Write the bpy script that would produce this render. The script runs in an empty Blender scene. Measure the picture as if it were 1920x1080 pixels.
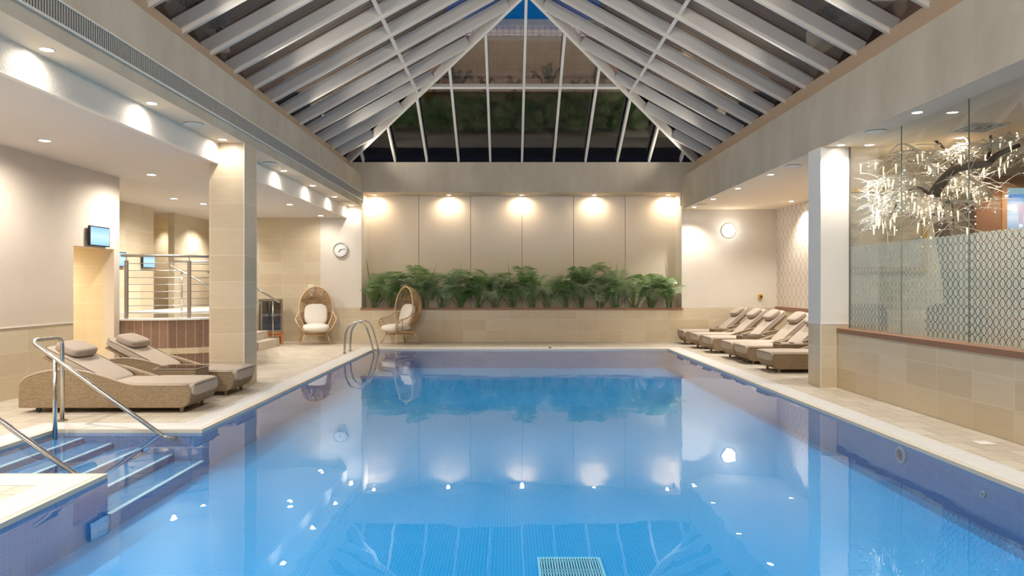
import bpy, bmesh, math, random
from math import pi, sin, cos, sqrt, radians as R
from mathutils import Vector as V, Matrix as Mx

SC = bpy.context.scene
COL = SC.collection
rnd = random.Random(7)

# ------------------------------------------------------------------ camera, world, exposure
F_PX, CAM_Z = 1309.0, 1.48
cd = bpy.data.cameras.new('camera'); cam = bpy.data.objects.new('camera', cd); COL.objects.link(cam)
cam.location = (0, 0, CAM_Z); cam.rotation_euler = (pi / 2, 0, 0)
cd.sensor_width = 36; cd.lens = F_PX / 1920 * 36; cd.shift_x = 6 / 1920; cd.shift_y = -4 / 1920
cd.clip_start = .05; cd.clip_end = 200
SC.camera = cam
w = bpy.data.worlds.new('dusk_sky'); SC.world = w; w.use_nodes = True
bg = w.node_tree.nodes['Background']; bg.inputs[0].default_value = (.0, .11, .52, 1); bg.inputs[1].default_value = .42
SC.view_settings.view_transform = 'Standard'; SC.view_settings.look = 'None'
SC.view_settings.gamma = 1; SC.view_settings.use_curve_mapping = False
SC.view_settings.exposure = 0.15
cy = SC.cycles
cy.use_denoising = True
cy.max_bounces = 8; cy.diffuse_bounces = 4; cy.glossy_bounces = 4; cy.transparent_max_bounces = 16
cy.caustics_reflective = False; cy.caustics_refractive = False
cy.sample_clamp_indirect = 6
LAMP_W = 200.0          # one recessed downlight

# ------------------------------------------------------------------ materials
def hexc(h):
    c = [int(h[i:i + 2], 16) / 255 for i in (0, 2, 4)]
    return tuple((x / 12.92 if x <= .04045 else ((x + .055) / 1.055) ** 2.4) for x in c) + (1,)
MATS = {}
def mat(name):
    m = bpy.data.materials.new(name); m.use_nodes = True
    MATS[name] = m
    return m, m.node_tree, m.node_tree.nodes['Principled BSDF']
def N(nt, t, **kw):
    n = nt.nodes.new(t)
    for k, v in kw.items(): setattr(n, k, v)
    return n
def L(nt, a, b): nt.links.new(a, b)
def math_(nt, op, a, b=None, c=None):
    n = N(nt, 'ShaderNodeMath', operation=op)
    for i, x in enumerate((a, b, c)):
        if x is None: continue
        if isinstance(x, (int, float)): n.inputs[i].default_value = x
        else: L(nt, x, n.inputs[i])
    return n.outputs[0]
def box_uv(nt):
    """in-plane coordinates of a box-like object: (u, v, 0) picked by the face's own normal"""
    tc = N(nt, 'ShaderNodeTexCoord'); sp = N(nt, 'ShaderNodeSeparateXYZ'); sn = N(nt, 'ShaderNodeSeparateXYZ')
    L(nt, tc.outputs['Object'], sp.inputs[0]); L(nt, tc.outputs['Normal'], sn.inputs[0])
    ax = math_(nt, 'GREATER_THAN', math_(nt, 'ABSOLUTE', sn.outputs[0]), .6)
    az = math_(nt, 'GREATER_THAN', math_(nt, 'ABSOLUTE', sn.outputs[2]), .6)
    def pick(f, a, b): return math_(nt, 'ADD', math_(nt, 'MULTIPLY', f, a), math_(nt, 'MULTIPLY', math_(nt, 'SUBTRACT', 1.0, f), b))
    u = pick(ax, sp.outputs[1], sp.outputs[0]); v = pick(az, sp.outputs[1], sp.outputs[2])
    cb = N(nt, 'ShaderNodeCombineXYZ'); L(nt, u, cb.inputs[0]); L(nt, v, cb.inputs[1])
    return cb.outputs[0], tc.outputs['Object'], u, v
def mixc(nt, fac, a, b, mode='MIX'):
    n = N(nt, 'ShaderNodeMix', data_type='RGBA', blend_type=mode)
    for s, x in ((n.inputs[0], fac), (n.inputs[6], a), (n.inputs[7], b)):
        if isinstance(x, (int, float)): s.default_value = x
        elif isinstance(x, tuple): s.default_value = x
        else: L(nt, x, s)
    return n.outputs[2]
def plain(name, col, rough=.5, metal=0, spec=.5, noise=0, nscale=6, bump=0, bscale=60):
    m, nt, b = mat(name)
    c = hexc(col) if isinstance(col, str) else col
    b.inputs['Base Color'].default_value = c; b.inputs['Roughness'].default_value = rough
    b.inputs['Metallic'].default_value = metal; b.inputs['Specular IOR Level'].default_value = spec
    if noise or bump: tc = N(nt, 'ShaderNodeTexCoord')
    if noise:
        nz = N(nt, 'ShaderNodeTexNoise'); nz.inputs['Scale'].default_value = nscale; nz.inputs['Detail'].default_value = 4
        L(nt, tc.outputs['Object'], nz.inputs['Vector'])
        L(nt, mixc(nt, nz.outputs[0], tuple(x * (1 - noise) for x in c[:3]) + (1,), tuple(min(1, x * (1 + noise)) for x in c[:3]) + (1,)), b.inputs['Base Color'])
    if bump:
        nb = N(nt, 'ShaderNodeTexNoise'); nb.inputs['Scale'].default_value = bscale; nb.inputs['Detail'].default_value = 3
        L(nt, tc.outputs['Object'], nb.inputs['Vector'])
        bp = N(nt, 'ShaderNodeBump'); bp.inputs['Strength'].default_value = bump; bp.inputs['Distance'].default_value = .01
        L(nt, nb.outputs[0], bp.inputs['Height']); L(nt, bp.outputs[0], b.inputs['Normal'])
    return m
def tile(name, c1, c2, grout, w_, h_, mort, rough=.4, off=0.0, vein=.25, bump=.15, dx=0, dy=0, vs=(2, 12, 2)):
    m, nt, b = mat(name)
    uv, ob, u, v = box_uv(nt)
    mp = N(nt, 'ShaderNodeMapping'); mp.inputs['Location'].default_value = (dx, dy, 0); L(nt, uv, mp.inputs['Vector'])
    br = N(nt, 'ShaderNodeTexBrick'); br.offset = off; br.squash = 1
    L(nt, mp.outputs[0], br.inputs['Vector'])
    br.inputs['Scale'].default_value = 1; br.inputs['Brick Width'].default_value = w_; br.inputs['Row Height'].default_value = h_
    br.inputs['Mortar Size'].default_value = mort; br.inputs['Mortar Smooth'].default_value = .1; br.inputs['Bias'].default_value = 0
    br.inputs['Color1'].default_value = hexc(c1); br.inputs['Color2'].default_value = hexc(c2); br.inputs['Mortar'].default_value = hexc(grout)
    col = br.outputs['Color']
    if vein:
        mv = N(nt, 'ShaderNodeMapping'); mv.inputs['Scale'].default_value = vs; L(nt, uv, mv.inputs['Vector'])
        nz = N(nt, 'ShaderNodeTexNoise'); nz.inputs['Scale'].default_value = 1.5; nz.inputs['Detail'].default_value = 6; L(nt, mv.outputs[0], nz.inputs['Vector'])
        col = mixc(nt, vein, col, mixc(nt, nz.outputs[0], (.25, .25, .25, 1), (.85, .85, .85, 1)), 'SOFT_LIGHT')
    L(nt, col, b.inputs['Base Color']); b.inputs['Roughness'].default_value = rough
    if bump:
        bp = N(nt, 'ShaderNodeBump'); bp.inputs['Strength'].default_value = bump; bp.inputs['Distance'].default_value = .004; bp.invert = True
        L(nt, br.outputs['Fac'], bp.inputs['Height']); L(nt, bp.outputs[0], b.inputs['Normal'])
    return m
def clear(name, f0, tint=(1, 1, 1, 1), rough=0.0, waves=False):
    """clear sheet: what is not mirrored passes straight through"""
    m, nt, b = mat(name); nt.nodes.remove(b); out = nt.nodes['Material Output']
    lw = N(nt, 'ShaderNodeLayerWeight'); lw.inputs['Blend'].default_value = .5
    p5 = math_(nt, 'POWER', lw.outputs['Facing'], 5.0)
    fac = math_(nt, 'MULTIPLY_ADD', p5, 1 - f0, f0)
    tr = N(nt, 'ShaderNodeBsdfTransparent'); tr.inputs[0].default_value = tint
    gl = N(nt, 'ShaderNodeBsdfGlossy'); gl.inputs['Roughness'].default_value = rough; gl.inputs[0].default_value = (1, 1, 1, 1)
    if waves:
        tc = N(nt, 'ShaderNodeTexCoord')
        n1 = N(nt, 'ShaderNodeTexNoise'); n1.inputs['Scale'].default_value = 1.1; n1.inputs['Detail'].default_value = 2
        L(nt, tc.outputs['Object'], n1.inputs['Vector'])
        n2 = N(nt, 'ShaderNodeTexNoise'); n2.inputs['Scale'].default_value = 7; n2.inputs['Detail'].default_value = 1
        L(nt, tc.outputs['Object'], n2.inputs['Vector'])
        h = math_(nt, 'ADD', n1.outputs[0], math_(nt, 'MULTIPLY', n2.outputs[0], .06))
        bp = N(nt, 'ShaderNodeBump'); bp.inputs['Strength'].default_value = 1.0; bp.inputs['Distance'].default_value = .0035
        L(nt, h, bp.inputs['Height']); L(nt, bp.outputs[0], gl.inputs['Normal'])
    mx = N(nt, 'ShaderNodeMixShader'); L(nt, fac, mx.inputs[0]); L(nt, tr.outputs[0], mx.inputs[1]); L(nt, gl.outputs[0], mx.inputs[2])
    L(nt, mx.outputs[0], out.inputs[0])
    return m
def glow(name, col, strength):
    m, nt, b = mat(name)
    b.inputs['Base Color'].default_value = col; b.inputs['Emission Color'].default_value = col; b.inputs['Emission Strength'].default_value = strength
    m.cycles.emission_sampling = 'NONE'
    return m
def lattice(nt, u, v, px, py, A, th):
    """interlaced ogee chains joined by short bars: 1 on a line"""
    uu = math_(nt, 'ABSOLUTE', math_(nt, 'SUBTRACT', math_(nt, 'FRACT', math_(nt, 'DIVIDE', u, px)), .5))
    vv = math_(nt, 'DIVIDE', v, py)
    c1 = math_(nt, 'COSINE', math_(nt, 'MULTIPLY', vv, 2 * pi))
    c2 = math_(nt, 'COSINE', math_(nt, 'MULTIPLY', vv, 6 * pi))
    shape = math_(nt, 'ADD', math_(nt, 'MULTIPLY_ADD', c1, .36 * A * 1.4, .52 * A), math_(nt, 'MULTIPLY', c2, .22 * A))
    d = math_(nt, 'ABSOLUTE', math_(nt, 'SUBTRACT', uu, math_(nt, 'ABSOLUTE', shape)))
    l1 = math_(nt, 'LESS_THAN', d, th)
    fv = math_(nt, 'ABSOLUTE', math_(nt, 'SUBTRACT', math_(nt, 'FRACT', math_(nt, 'ADD', vv, .5)), .5))
    l2 = math_(nt, 'MULTIPLY', math_(nt, 'LESS_THAN', fv, th * .8 * px / py), math_(nt, 'GREATER_THAN', uu, A))
    return math_(nt, 'MAXIMUM', l1, l2)

m_plaster = plain('cream_plaster', 'e2d9ca', .85, noise=.04, nscale=3, bump=.12, bscale=90)
m_plaster_left = plain('taupe_plaster', 'd8cbb9', .85, noise=.06, nscale=2.5, bump=.12, bscale=90)
m_ceil = plain('ceiling_paint', 'dcd2c6', .9, noise=.03, nscale=2)
m_ceil_r = plain('ceiling_paint_pale', 'efdcc0', .9)
m_fascia = plain('textured_white_plaster', 'f2e6d3', .85, bump=1.0, bscale=55)
m_white = plain('white_paint', 'e8e2d6', .6)
m_trimw = plain('white_trim', 'eae6de', .5)
# stained grey-beige concrete beams: vertical streaks
m_beam, nt, b = mat('beam_render')
tc = N(nt, 'ShaderNodeTexCoord'); mp = N(nt, 'ShaderNodeMapping'); mp.inputs['Scale'].default_value = (1, 1, .5); L(nt, tc.outputs['Object'], mp.inputs[0])
nz = N(nt, 'ShaderNodeTexNoise'); nz.inputs['Scale'].default_value = 1.6; nz.inputs['Detail'].default_value = 7; nz.inputs['Roughness'].default_value = .65; L(nt, mp.outputs[0], nz.inputs[0])
cr = N(nt, 'ShaderNodeValToRGB'); cr.color_ramp.elements[0].position = .3; cr.color_ramp.elements[0].color = hexc('b2a691'); cr.color_ramp.elements[1].position = .68; cr.color_ramp.elements[1].color = hexc('c6baa5')
L(nt, nz.outputs[0], cr.inputs[0]); L(nt, cr.outputs[0], b.inputs['Base Color']); b.inputs['Roughness'].default_value = .9
nb = N(nt, 'ShaderNodeTexNoise'); nb.inputs['Scale'].default_value = 70; L(nt, tc.outputs['Object'], nb.inputs[0])
bp = N(nt, 'ShaderNodeBump'); bp.inputs['Strength'].default_value = .3; bp.inputs['Distance'].default_value = .01; L(nt, nb.outputs[0], bp.inputs['Height']); L(nt, bp.outputs[0], b.inputs['Normal'])

m_tile = tile('beige_wall_tile', 'd9cbb0', 'cdbb9b', 'e0d4be', .6, .3, .004, .35, vein=.3)
m_tile_col = tile('beige_column_tile', 'd3c2a5', 'cab899', 'dfd3bf', .6, .3857, .004, .35, vein=.3, dx=.24)
m_tile_warm = tile('warm_corridor_tile', 'e2d2b2', 'd9c7a3', 'eaddc3', .6, .3, .004, .35, vein=.2)
m_floor = tile('beige_floor_tile', 'ccc1af', 'bdb09b', '8d8270',   .33, .33, .0045, .45, off=.5, vein=.4, bump=.2, vs=(3, 3, 3))
m_cop = tile('white_mosaic_coping', 'e0deda', 'd8d6d2', 'c3c0ba', .05, .05, .003, .4, vein=0, bump=.1)
m_edge = plain('beige_pool_edge', 'd9ccb6', .5)
m_pool = tile('blue_pool_mosaic', '008cd8', '0084d0', '3eb2e8', .025, .025, .0019, .3, vein=0, bump=0)
m_poolw = tile('blue_pool_wall_mosaic', '2a7cba', '2474b0', '4f9ccf', .05, .025, .0012, .3, vein=0, bump=0)
m_brown_tile = tile('brown_marble_strip_tile', '8a6f5e', '7c6353', 'b7a491', .128, 3, .004, .35, vein=.6, vs=(14, 10, 6))
m_cream_band = tile('cream_mosaic_band', 'd9ccb0', 'd0c2a4', 'c2b59a', .03, .03, .003, .45, vein=0)
m_wmosaic = tile('white_mosaic_rim', 'ecebe8', 'e4e3e0', 'cfcdc8', .03, .03, .003, .4, vein=0)
m_brownsill = plain('brown_timber_sill', '936a50', .45, noise=.1, nscale=9)
m_steel = plain('brushed_steel', 'b9b6b0', .22, metal=1)
m_dsteel = plain('satin_steel', 'a5a09a', .35, metal=1)
m_frame = plain('skylight_white_frame', 'd9d2c5', .45)
m_glass = clear('glass', .045, (.97, .985, .98, 1))
m_roofglass = clear('roof_glass', .11, (.72, .74, .74, 1))
m_water = clear('pool_water', .02, (.85, .97, .99, 1), waves=True)
m_lens = glow('lamp_lens', (1, .97, .93, 1), 35)
m_lensw = glow('warm_lamp_lens', (1, .90, .74, 1), 35)
m_black = plain('black_plastic', '16171b', .35)
m_screen, nt, b = mat('blue_screen')
tc = N(nt, 'ShaderNodeTexCoord'); sp = N(nt, 'ShaderNodeSeparateXYZ'); L(nt, tc.outputs['Generated'], sp.inputs[0])
cr = N(nt, 'ShaderNodeValToRGB'); cr.color_ramp.elements[0].color = hexc('8ec4f0'); cr.color_ramp.elements[1].color = hexc('7fb9ea')
e = cr.color_ramp.elements.new(.5); e.color = hexc('b9dcf6')
L(nt, sp.outputs[2], cr.inputs[0]); L(nt, cr.outputs[0], b.inputs['Emission Color']); b.inputs['Emission Strength'].default_value = 1.2; b.inputs['Base Color'].default_value = (.02, .02, .02, 1)

# wicker: short woven strands in offset rows
def wicker(name, c1, c2, gap, w_=.034, h_=.012):
    m = tile(name, c1, c2, gap, w_, h_, .0022, .6, off=.5, vein=0, bump=.9)
    return m
m_wicker = wicker('grey_brown_wicker', 'bca482', 'a38b6a', '5f4e3b')
m_wick_trim = plain('wicker_edge_cord', 'b3a189', .6)
m_cush = plain('taupe_cushion_fabric', 'b3a493', .9, noise=.06, nscale=14, bump=.25, bscale=25)
m_pillow = plain('taupe_pillow_fabric', 'a99a8b', .9, noise=.06, nscale=14, bump=.25, bscale=25)
m_pipe = plain('dark_piping', '6e6257', .8)
m_leg = plain('taupe_leg', 'a08f79', .5)
m_ivory = plain('ivory_cushion_fabric', 'e3dbd0', .9, noise=.03, nscale=10, bump=.2, bscale=30)
m_rattan = plain('honey_rattan', 'bb986a', .5, noise=.15, nscale=20)
m_rattan2 = plain('pale_rattan_pole', 'd0b088', .45, noise=.12, nscale=20)
m_tabletop = clear('smoked_table_glass', .1, (.45, .45, .45, 1))

# palm leaves
def leafmat(name, c1, c2):
    m, nt, b = mat(name); out = nt.nodes['Material Output']; nt.nodes.remove(b)
    oi = N(nt, 'ShaderNodeObjectInfo')
    col = mixc(nt, oi.outputs['Random'], hexc(c1), hexc(c2))
    d = N(nt, 'ShaderNodeBsdfDiffuse'); t = N(nt, 'ShaderNodeBsdfTranslucent'); g = N(nt, 'ShaderNodeBsdfGlossy'); g.inputs['Roughness'].default_value = .35
    L(nt, col, d.inputs[0]); L(nt, col, t.inputs[0])
    a = N(nt, 'ShaderNodeMixShader'); a.inputs[0].default_value = .3; L(nt, d.outputs[0], a.inputs[1]); L(nt, t.outputs[0], a.inputs[2])
    c = N(nt, 'ShaderNodeMixShader'); c.inputs[0].default_value = .06; L(nt, a.outputs[0], c.inputs[1]); L(nt, g.outputs[0], c.inputs[2])
    L(nt, c.outputs[0], out.inputs[0])
    return m
m_leaf = leafmat('palm_leaf', '5d8a3a', 'b4c39e')
m_stem = plain('palm_stem', '7b8a4c', .6, noise=.2)
m_soil = plain('dark_soil', '3a2d23', .95, noise=.3, nscale=30)
m_panelwall = plain('beige_niche_panel', 'e8d9c4', .85, noise=.02)
m_seam = plain('dark_panel_joint', '5f5549', .9)

# alcove wallpaper and frosted film
m_paper, nt, b = mat('lattice_wallpaper')
uv, ob, u, v = box_uv(nt)
lm = lattice(nt, u, v, .27, .30, .33, .04)
L(nt, mixc(nt, lm, hexc('ddd2c2'), hexc('b7a18b')), b.inputs['Base Color']); b.inputs['Roughness'].default_value = .7
m_film, nt, b = mat('frosted_lattice_film')
out = nt.nodes['Material Output']; nt.nodes.remove(b)
uv, ob, u, v = box_uv(nt)
lm = lattice(nt, u, v, .092, .098, .34, .085)
d = N(nt, 'ShaderNodeBsdfDiffuse'); d.inputs[0].default_value = hexc('dfe6e4')
t = N(nt, 'ShaderNodeBsdfTranslucent'); t.inputs[0].default_value = hexc('dfe8e6')
tr = N(nt, 'ShaderNodeBsdfTransparent')
tp = N(nt, 'ShaderNodeBsdfTransparent')
a = N(nt, 'ShaderNodeMixShader'); a.inputs[0].default_value = .55; L(nt, d.outputs[0], a.inputs[1]); L(nt, t.outputs[0], a.inputs[2])
a2 = N(nt, 'ShaderNodeMixShader'); a2.inputs[0].default_value = .08; L(nt, a.outputs[0], a2.inputs[1]); L(nt, tp.outputs[0], a2.inputs[2])
c = N(nt, 'ShaderNodeMixShader'); L(nt, lm, c.inputs[0]); L(nt, a2.outputs[0], c.inputs[1]); L(nt, tr.outputs[0], c.inputs[2])
L(nt, c.outputs[0], out.inputs[0])

m_gold = plain('gold_picture_frame', 'c9a961', .35, metal=.6)
m_art, nt, b = mat('misty_landscape_paint')
tc = N(nt, 'ShaderNodeTexCoord'); mp = N(nt, 'ShaderNodeMapping'); mp.inputs['Scale'].default_value = (1.5, 1, 5); L(nt, tc.outputs['Object'], mp.inputs[0])
nz = N(nt, 'ShaderNodeTexNoise'); nz.inputs['Scale'].default_value = 1.6; nz.inputs['Detail'].default_value = 8; L(nt, mp.outputs[0], nz.inputs[0])
cr = N(nt, 'ShaderNodeValToRGB'); cr.color_ramp.elements[0].position = .33; cr.color_ramp.elements[0].color = hexc('8d8f8c'); cr.color_ramp.elements[1].position = .55; cr.color_ramp.elements[1].color = hexc('c9c3b4')
L(nt, nz.outputs[0], cr.inputs[0]); L(nt, cr.outputs[0], b.inputs['Base Color'])
m_bark = plain('dark_bark', '4f4237', .8, noise=.35, nscale=18, bump=.6, bscale=30)
m_twig = plain('frosted_white_twig', 'e6e1da', .35, spec=.8)
m_bulb = glow('warm_fairy_bulb', (1, .86, .62, 1), 7)
m_icicle = glow('icicle_lamp', (1, .9, .7, 1), .95)
m_wood = plain('red_brown_wood', '6b4630', .4, noise=.2, nscale=5)
m_wood2 = plain('mid_brown_wood', '8a6344', .4, noise=.2, nscale=5)
m_orange = plain('orange_pine', 'b06f3c', .45, noise=.15, nscale=12)
m_innerwall = plain('greige_inner_wall', 'cdc2ae', .85)
m_chairdark = plain('dark_brown_leather', '3b2c24', .5)
m_carpet = plain('grey_carpet', '6f675e', .95)
m_brick = tile('brown_brick', '7a6354', '6d5749', '8b7a6b', .225, .075, .01, .9, off=.5, vein=.3)
m_lilac = tile('lilac_corrugated_cladding', 'cfc4cd', 'bdb2be', '8d8592', .25, 3, .02, .7, vein=0)
m_shrub = leafmat('terrace_shrub_leaf', '2f4a2c', '45603a')
m_tar = plain('flat_roof_felt', '3a3a3b', .9)

# ------------------------------------------------------------------ mesh building
class MB:
    def __init__(s): s.v = []; s.f = []
    def add(s, vs, fs, xf=None):
        o = len(s.v)
        s.v += [tuple(xf @ V(p)) if xf is not None else tuple(p) for p in vs]
        s.f += [tuple(i + o for i in f) for f in fs]
        return s
    def box(s, x0, x1, y0, y1, z0, z1, xf=None):
        return s.add([(x, y, z) for z in (z0, z1) for y in (y0, y1) for x in (x0, x1)],
                     [(0, 2, 3, 1), (4, 5, 7, 6), (0, 1, 5, 4), (2, 6, 7, 3), (0, 4, 6, 2), (1, 3, 7, 5)], xf)
    def beam(s, p0, p1, w, d, up=(0, 0, 1), lift=0):
        p0, p1 = V(p0), V(p1); t = (p1 - p0).normalized(); up = V(up); sd = t.cross(up).normalized(); u = sd.cross(t).normalized()
        p0 = p0 + u * lift; p1 = p1 + u * lift
        vs = []
        for p in (p0, p1):
            for a, b in ((-1, 0), (1, 0), (1, 1), (-1, 1)): vs.append(p + sd * a * w / 2 + u * b * d)
        return s.add(vs, [(0, 1, 2, 3), (4, 7, 6, 5), (0, 4, 5, 1), (1, 5, 6, 2), (2, 6, 7, 3), (3, 7, 4, 0)])
    def tube(s, path, r, n=8, caps=True, xf=None, closed=False):
        P = [V(p) for p in path]; k = len(P); rs = r if isinstance(r, (list, tuple)) else [r] * k
        vs, fs = [], []
        ref = None
        for i, p in enumerate(P):
            if closed: t = (P[(i + 1) % k] - P[i - 1]).normalized()
            else: t = (P[min(i + 1, k - 1)] - P[max(i - 1, 0)]).normalized()
            if ref is None:
                ref = V((0, 0, 1)) if abs(t.z) < .9 else V((1, 0, 0))
            a = (ref - t * ref.dot(t)).normalized(); b = t.cross(a); ref = a
            for j in range(n): vs.append(p + (a * cos(2 * pi * j / n) + b * sin(2 * pi * j / n)) * rs[i])
        for i in range(k if closed else k - 1):
            i2 = (i + 1) % k
            for j in range(n): fs.append((i * n + j, i * n + (j + 1) % n, i2 * n + (j + 1) % n, i2 * n + j))
        if caps and not closed: fs += [tuple(range(n))[::-1], tuple((k - 1) * n + j for j in range(n))]
        return s.add(vs, fs, xf)
    def lathe(s, prof, n=24, c=(0, 0, 0), xf=None, ring=False):
        if ring: prof = list(prof) + [prof[0]]
        vs, fs = [], []
        for r, z in prof:
            for j in range(n): vs.append((c[0] + r * cos(2 * pi * j / n), c[1] + r * sin(2 * pi * j / n), c[2] + z))
        for i in range(len(prof) - 1):
            for j in range(n): fs.append((i * n + j, i * n + (j + 1) % n, (i + 1) * n + (j + 1) % n, (i + 1) * n + j))
        if prof[0][0] > 1e-3 and not ring: fs.append(tuple(range(n))[::-1])
        if prof[-1][0] > 1e-3 and not ring: fs.append(tuple((len(prof) - 1) * n + j for j in range(n)))
        return s.add(vs, fs, xf)
    def rbox(s, c, size, k=5, n=8, xf=None, sag=0):
        m = {}; vs = []; fs = []
        def vid(i, j, l):
            key = (i, j, l)
            if key not in m:
                p = [2 * a / n - 1 for a in key]
                nr = sum(abs(a) ** k for a in p) ** (1 / k); mx = max(abs(a) for a in p)
                p = [a / nr for a in p]
                z = p[2] * (1 - sag * (p[0] ** 2 + p[1] ** 2) / 2)
                m[key] = len(vs); vs.append((c[0] + p[0] * size[0] / 2, c[1] + p[1] * size[1] / 2, c[2] + z * size[2] / 2))
            return m[key]
        for a in range(n):
            for b in range(n):
                for q in (0, n):
                    fs.append((vid(a, b, q), vid(a + 1, b, q), vid(a + 1, b + 1, q), vid(a, b + 1, q)))
                    fs.append((vid(a, q, b), vid(a + 1, q, b), vid(a + 1, q, b + 1), vid(a, q, b + 1)))
                    fs.append((vid(q, a, b), vid(q, a + 1, b), vid(q, a + 1, b + 1), vid(q, a, b + 1)))
        return s.add(vs, fs, xf)
    def prism(s, poly, axis, a, b, xf=None):
        """poly in the two other axes, extruded along axis from a to b"""
        def pt(p, q): return {'x': (q, p[0], p[1]), 'y': (p[0], q, p[1]), 'z': (p[0], p[1], q)}[axis]
        n = len(poly)
        return s.add([pt(p, a) for p in poly] + [pt(p, b) for p in poly],
                     [tuple(range(n))[::-1], tuple(range(n, 2 * n))] + [(i, (i + 1) % n, n + (i + 1) % n, n + i) for i in range(n)], xf)
    def ball(s, c, r, n=8, m=5):
        return s.lathe([(max(1e-7, r * sin(pi * i / m)), -r * cos(pi * i / m)) for i in range(m + 1)], n, c)
    def out(s, name, material, parent=None, smooth=False, bevel=0, fix=True):
        me = bpy.data.meshes.new(name); me.from_pydata([tuple(p) for p in s.v], [], s.f)
        if fix:
            bm = bmesh.new(); bm.from_mesh(me)
            bmesh.ops.remove_doubles(bm, verts=bm.verts, dist=1e-5)
            bmesh.ops.recalc_face_normals(bm, faces=bm.faces); bm.to_mesh(me); bm.free()
        me.materials.append(material)
        if smooth:
            for p in me.polygons: p.use_smooth = True
        o = bpy.data.objects.new(name, me); COL.objects.link(o)
        if parent: o.parent = parent
        if bevel:
            bv = o.modifiers.new('edge', 'BEVEL'); bv.width = bevel; bv.segments = 2; bv.limit_method = 'ANGLE'
        return o
def smooth_path(pts, n=6):
    P = [V(p) for p in pts]; o = []
    for i in range(len(P) - 1):
        a, b, c, d = P[max(i - 1, 0)], P[i], P[i + 1], P[min(i + 2, len(P) - 1)]
        for j in range(n):
            t = j / n
            o.append(.5 * ((2 * b) + (c - a) * t + (2 * a - 5 * b + 4 * c - d) * t * t + (-a + 3 * b - 3 * c + d) * t ** 3))
    o.append(P[-1]); return o
def fillet(pts, r, n=6):
    P = [V(p) for p in pts]; o = [P[0]]
    for i in range(1, len(P) - 1):
        a = (P[i - 1] - P[i]); b = (P[i + 1] - P[i]); q = min(r, a.length * .45, b.length * .45)
        p0 = P[i] + a.normalized() * q; p1 = P[i] + b.normalized() * q
        for j in range(n + 1):
            t = j / n; o.append(p0 * (1 - t) ** 2 + P[i] * 2 * t * (1 - t) + p1 * t * t)
    o.append(P[-1]); return o
def tag(o, label=None, cat=None, group=None, kind=None):
    if label: o['label'] = label
    if cat: o['category'] = cat
    if group: o['group'] = group
    if kind: o['kind'] = kind
    return o
def thing(name, label, cat, loc=(0, 0, 0), rz=0, group=None, kind=None):
    o = bpy.data.objects.new(name, None); COL.objects.link(o); o.location = loc; o.rotation_euler = (0, 0, rz); o.empty_display_size = .1
    return tag(o, label, cat, group, kind)
def struct(name, mb, m, label, cat, **kw):
    return tag(mb.out(name, m, **kw), label, cat, kind='structure')
def dup(root, loc=None, rz=None, label=None, group=None):
    r = root.copy(); COL.objects.link(r)
    if loc is not None: r.location = loc
    if rz is not None: r.rotation_euler = (0, 0, rz)
    if label: r['label'] = label
    if group: r['group'] = group
    for ch in list(root.children):
        c = ch.copy(); COL.objects.link(c); c.parent = r
        for g in list(ch.children):
            d = g.copy(); COL.objects.link(d); d.parent = c
    return r
def at(px, py, Y): return V(((px - 954) * Y / F_PX, Y, CAM_Z - (py - 536) * Y / F_PX))
ORD = ['nearest', 'second', 'third', 'fourth', 'fifth', 'sixth', 'seventh', 'eighth', 'ninth', 'tenth', 'eleventh', 'twelfth', 'thirteenth', 'fourteenth', 'fifteenth', 'sixteenth', 'seventeenth', 'eighteenth']

# ------------------------------------------------------------------ the setting: pool and floor
PX0, PX1, PY0, PY1 = -3.16, 3.745, 1.6, 16.42      # pool opening
AX, AY0, AY1 = -4.67, 5.50, 7.19                    # stepped entry bay on the left
WZ, PF, CW = -.032, -.45, .33
YB = 18.45                                          # back wall plane
XL, XR = -9.8, 9.6
fl = MB()
T_ = -.12
fl.box(XL, PX0 - CW, AY1 + CW, PY1 + CW, T_, 0).box(XL, AX - CW, AY0 - CW, AY1 + CW, T_, 0).box(XL, PX0 - CW, PY0 - CW, AY0 - CW, T_, 0)
fl.box(PX1 + CW, XR, PY0 - CW, PY1 + CW, T_, 0).box(XL, XR, PY1 + CW, 20.6, T_, 0).box(XL, XR, -2.2, PY0 - CW, T_, 0)
struct('floor', fl, m_floor, 'beige stone tiled pool deck around the pool', 'floor')
# coping: white mosaic border with a beige rounded edge at the water
def ring_boxes(mb, w0, w1, z0, z1):
    """strip between offsets w0 and w1 outside the pool outline"""
    mb.box(PX1 + w0, PX1 + w1, PY0 - w1, PY1 + w1, z0, z1)
    mb.box(PX0 - w1, PX1 + w0, PY1 + w0, PY1 + w1, z0, z1)
    mb.box(PX0 - w1, PX1 + w0, PY0 - w1, PY0 - w0, z0, z1)
    mb.box(PX0 - w1, PX0 - w0, AY1 + w0, PY1 + w0, z0, z1)
    mb.box(PX0 - w1, PX0 - w0, PY0 - w0, AY0 - w0, z0, z1)
    mb.box(AX - w1, PX0 - w1, AY1 + w0, AY1 + w1, z0, z1)
    mb.box(AX - w1, PX0 - w1, AY0 - w1, AY0 - w0, z0, z1)
    mb.box(AX - w1, AX - w0, AY0 - w0, AY1 + w0, z0, z1)
    return mb
struct('trim_1', ring_boxes(MB(), .05, CW, -.034, .004), m_cop, 'white mosaic coping bordering the pool', 'pool edge')
struct('trim_2', ring_boxes(MB(), 0, .05, -.034, .002), m_edge, 'beige rounded nosing along the pool edge at the water', 'pool edge')
pb = MB(); pb.box(PX0 - .1, PX1 + .1, PY0 - .1, PY1 + .1, PF - .1, PF)
struct('pool_floor', pb, m_pool, 'bright blue mosaic bottom of the swimming pool', 'pool floor')
wt = .1
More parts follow.
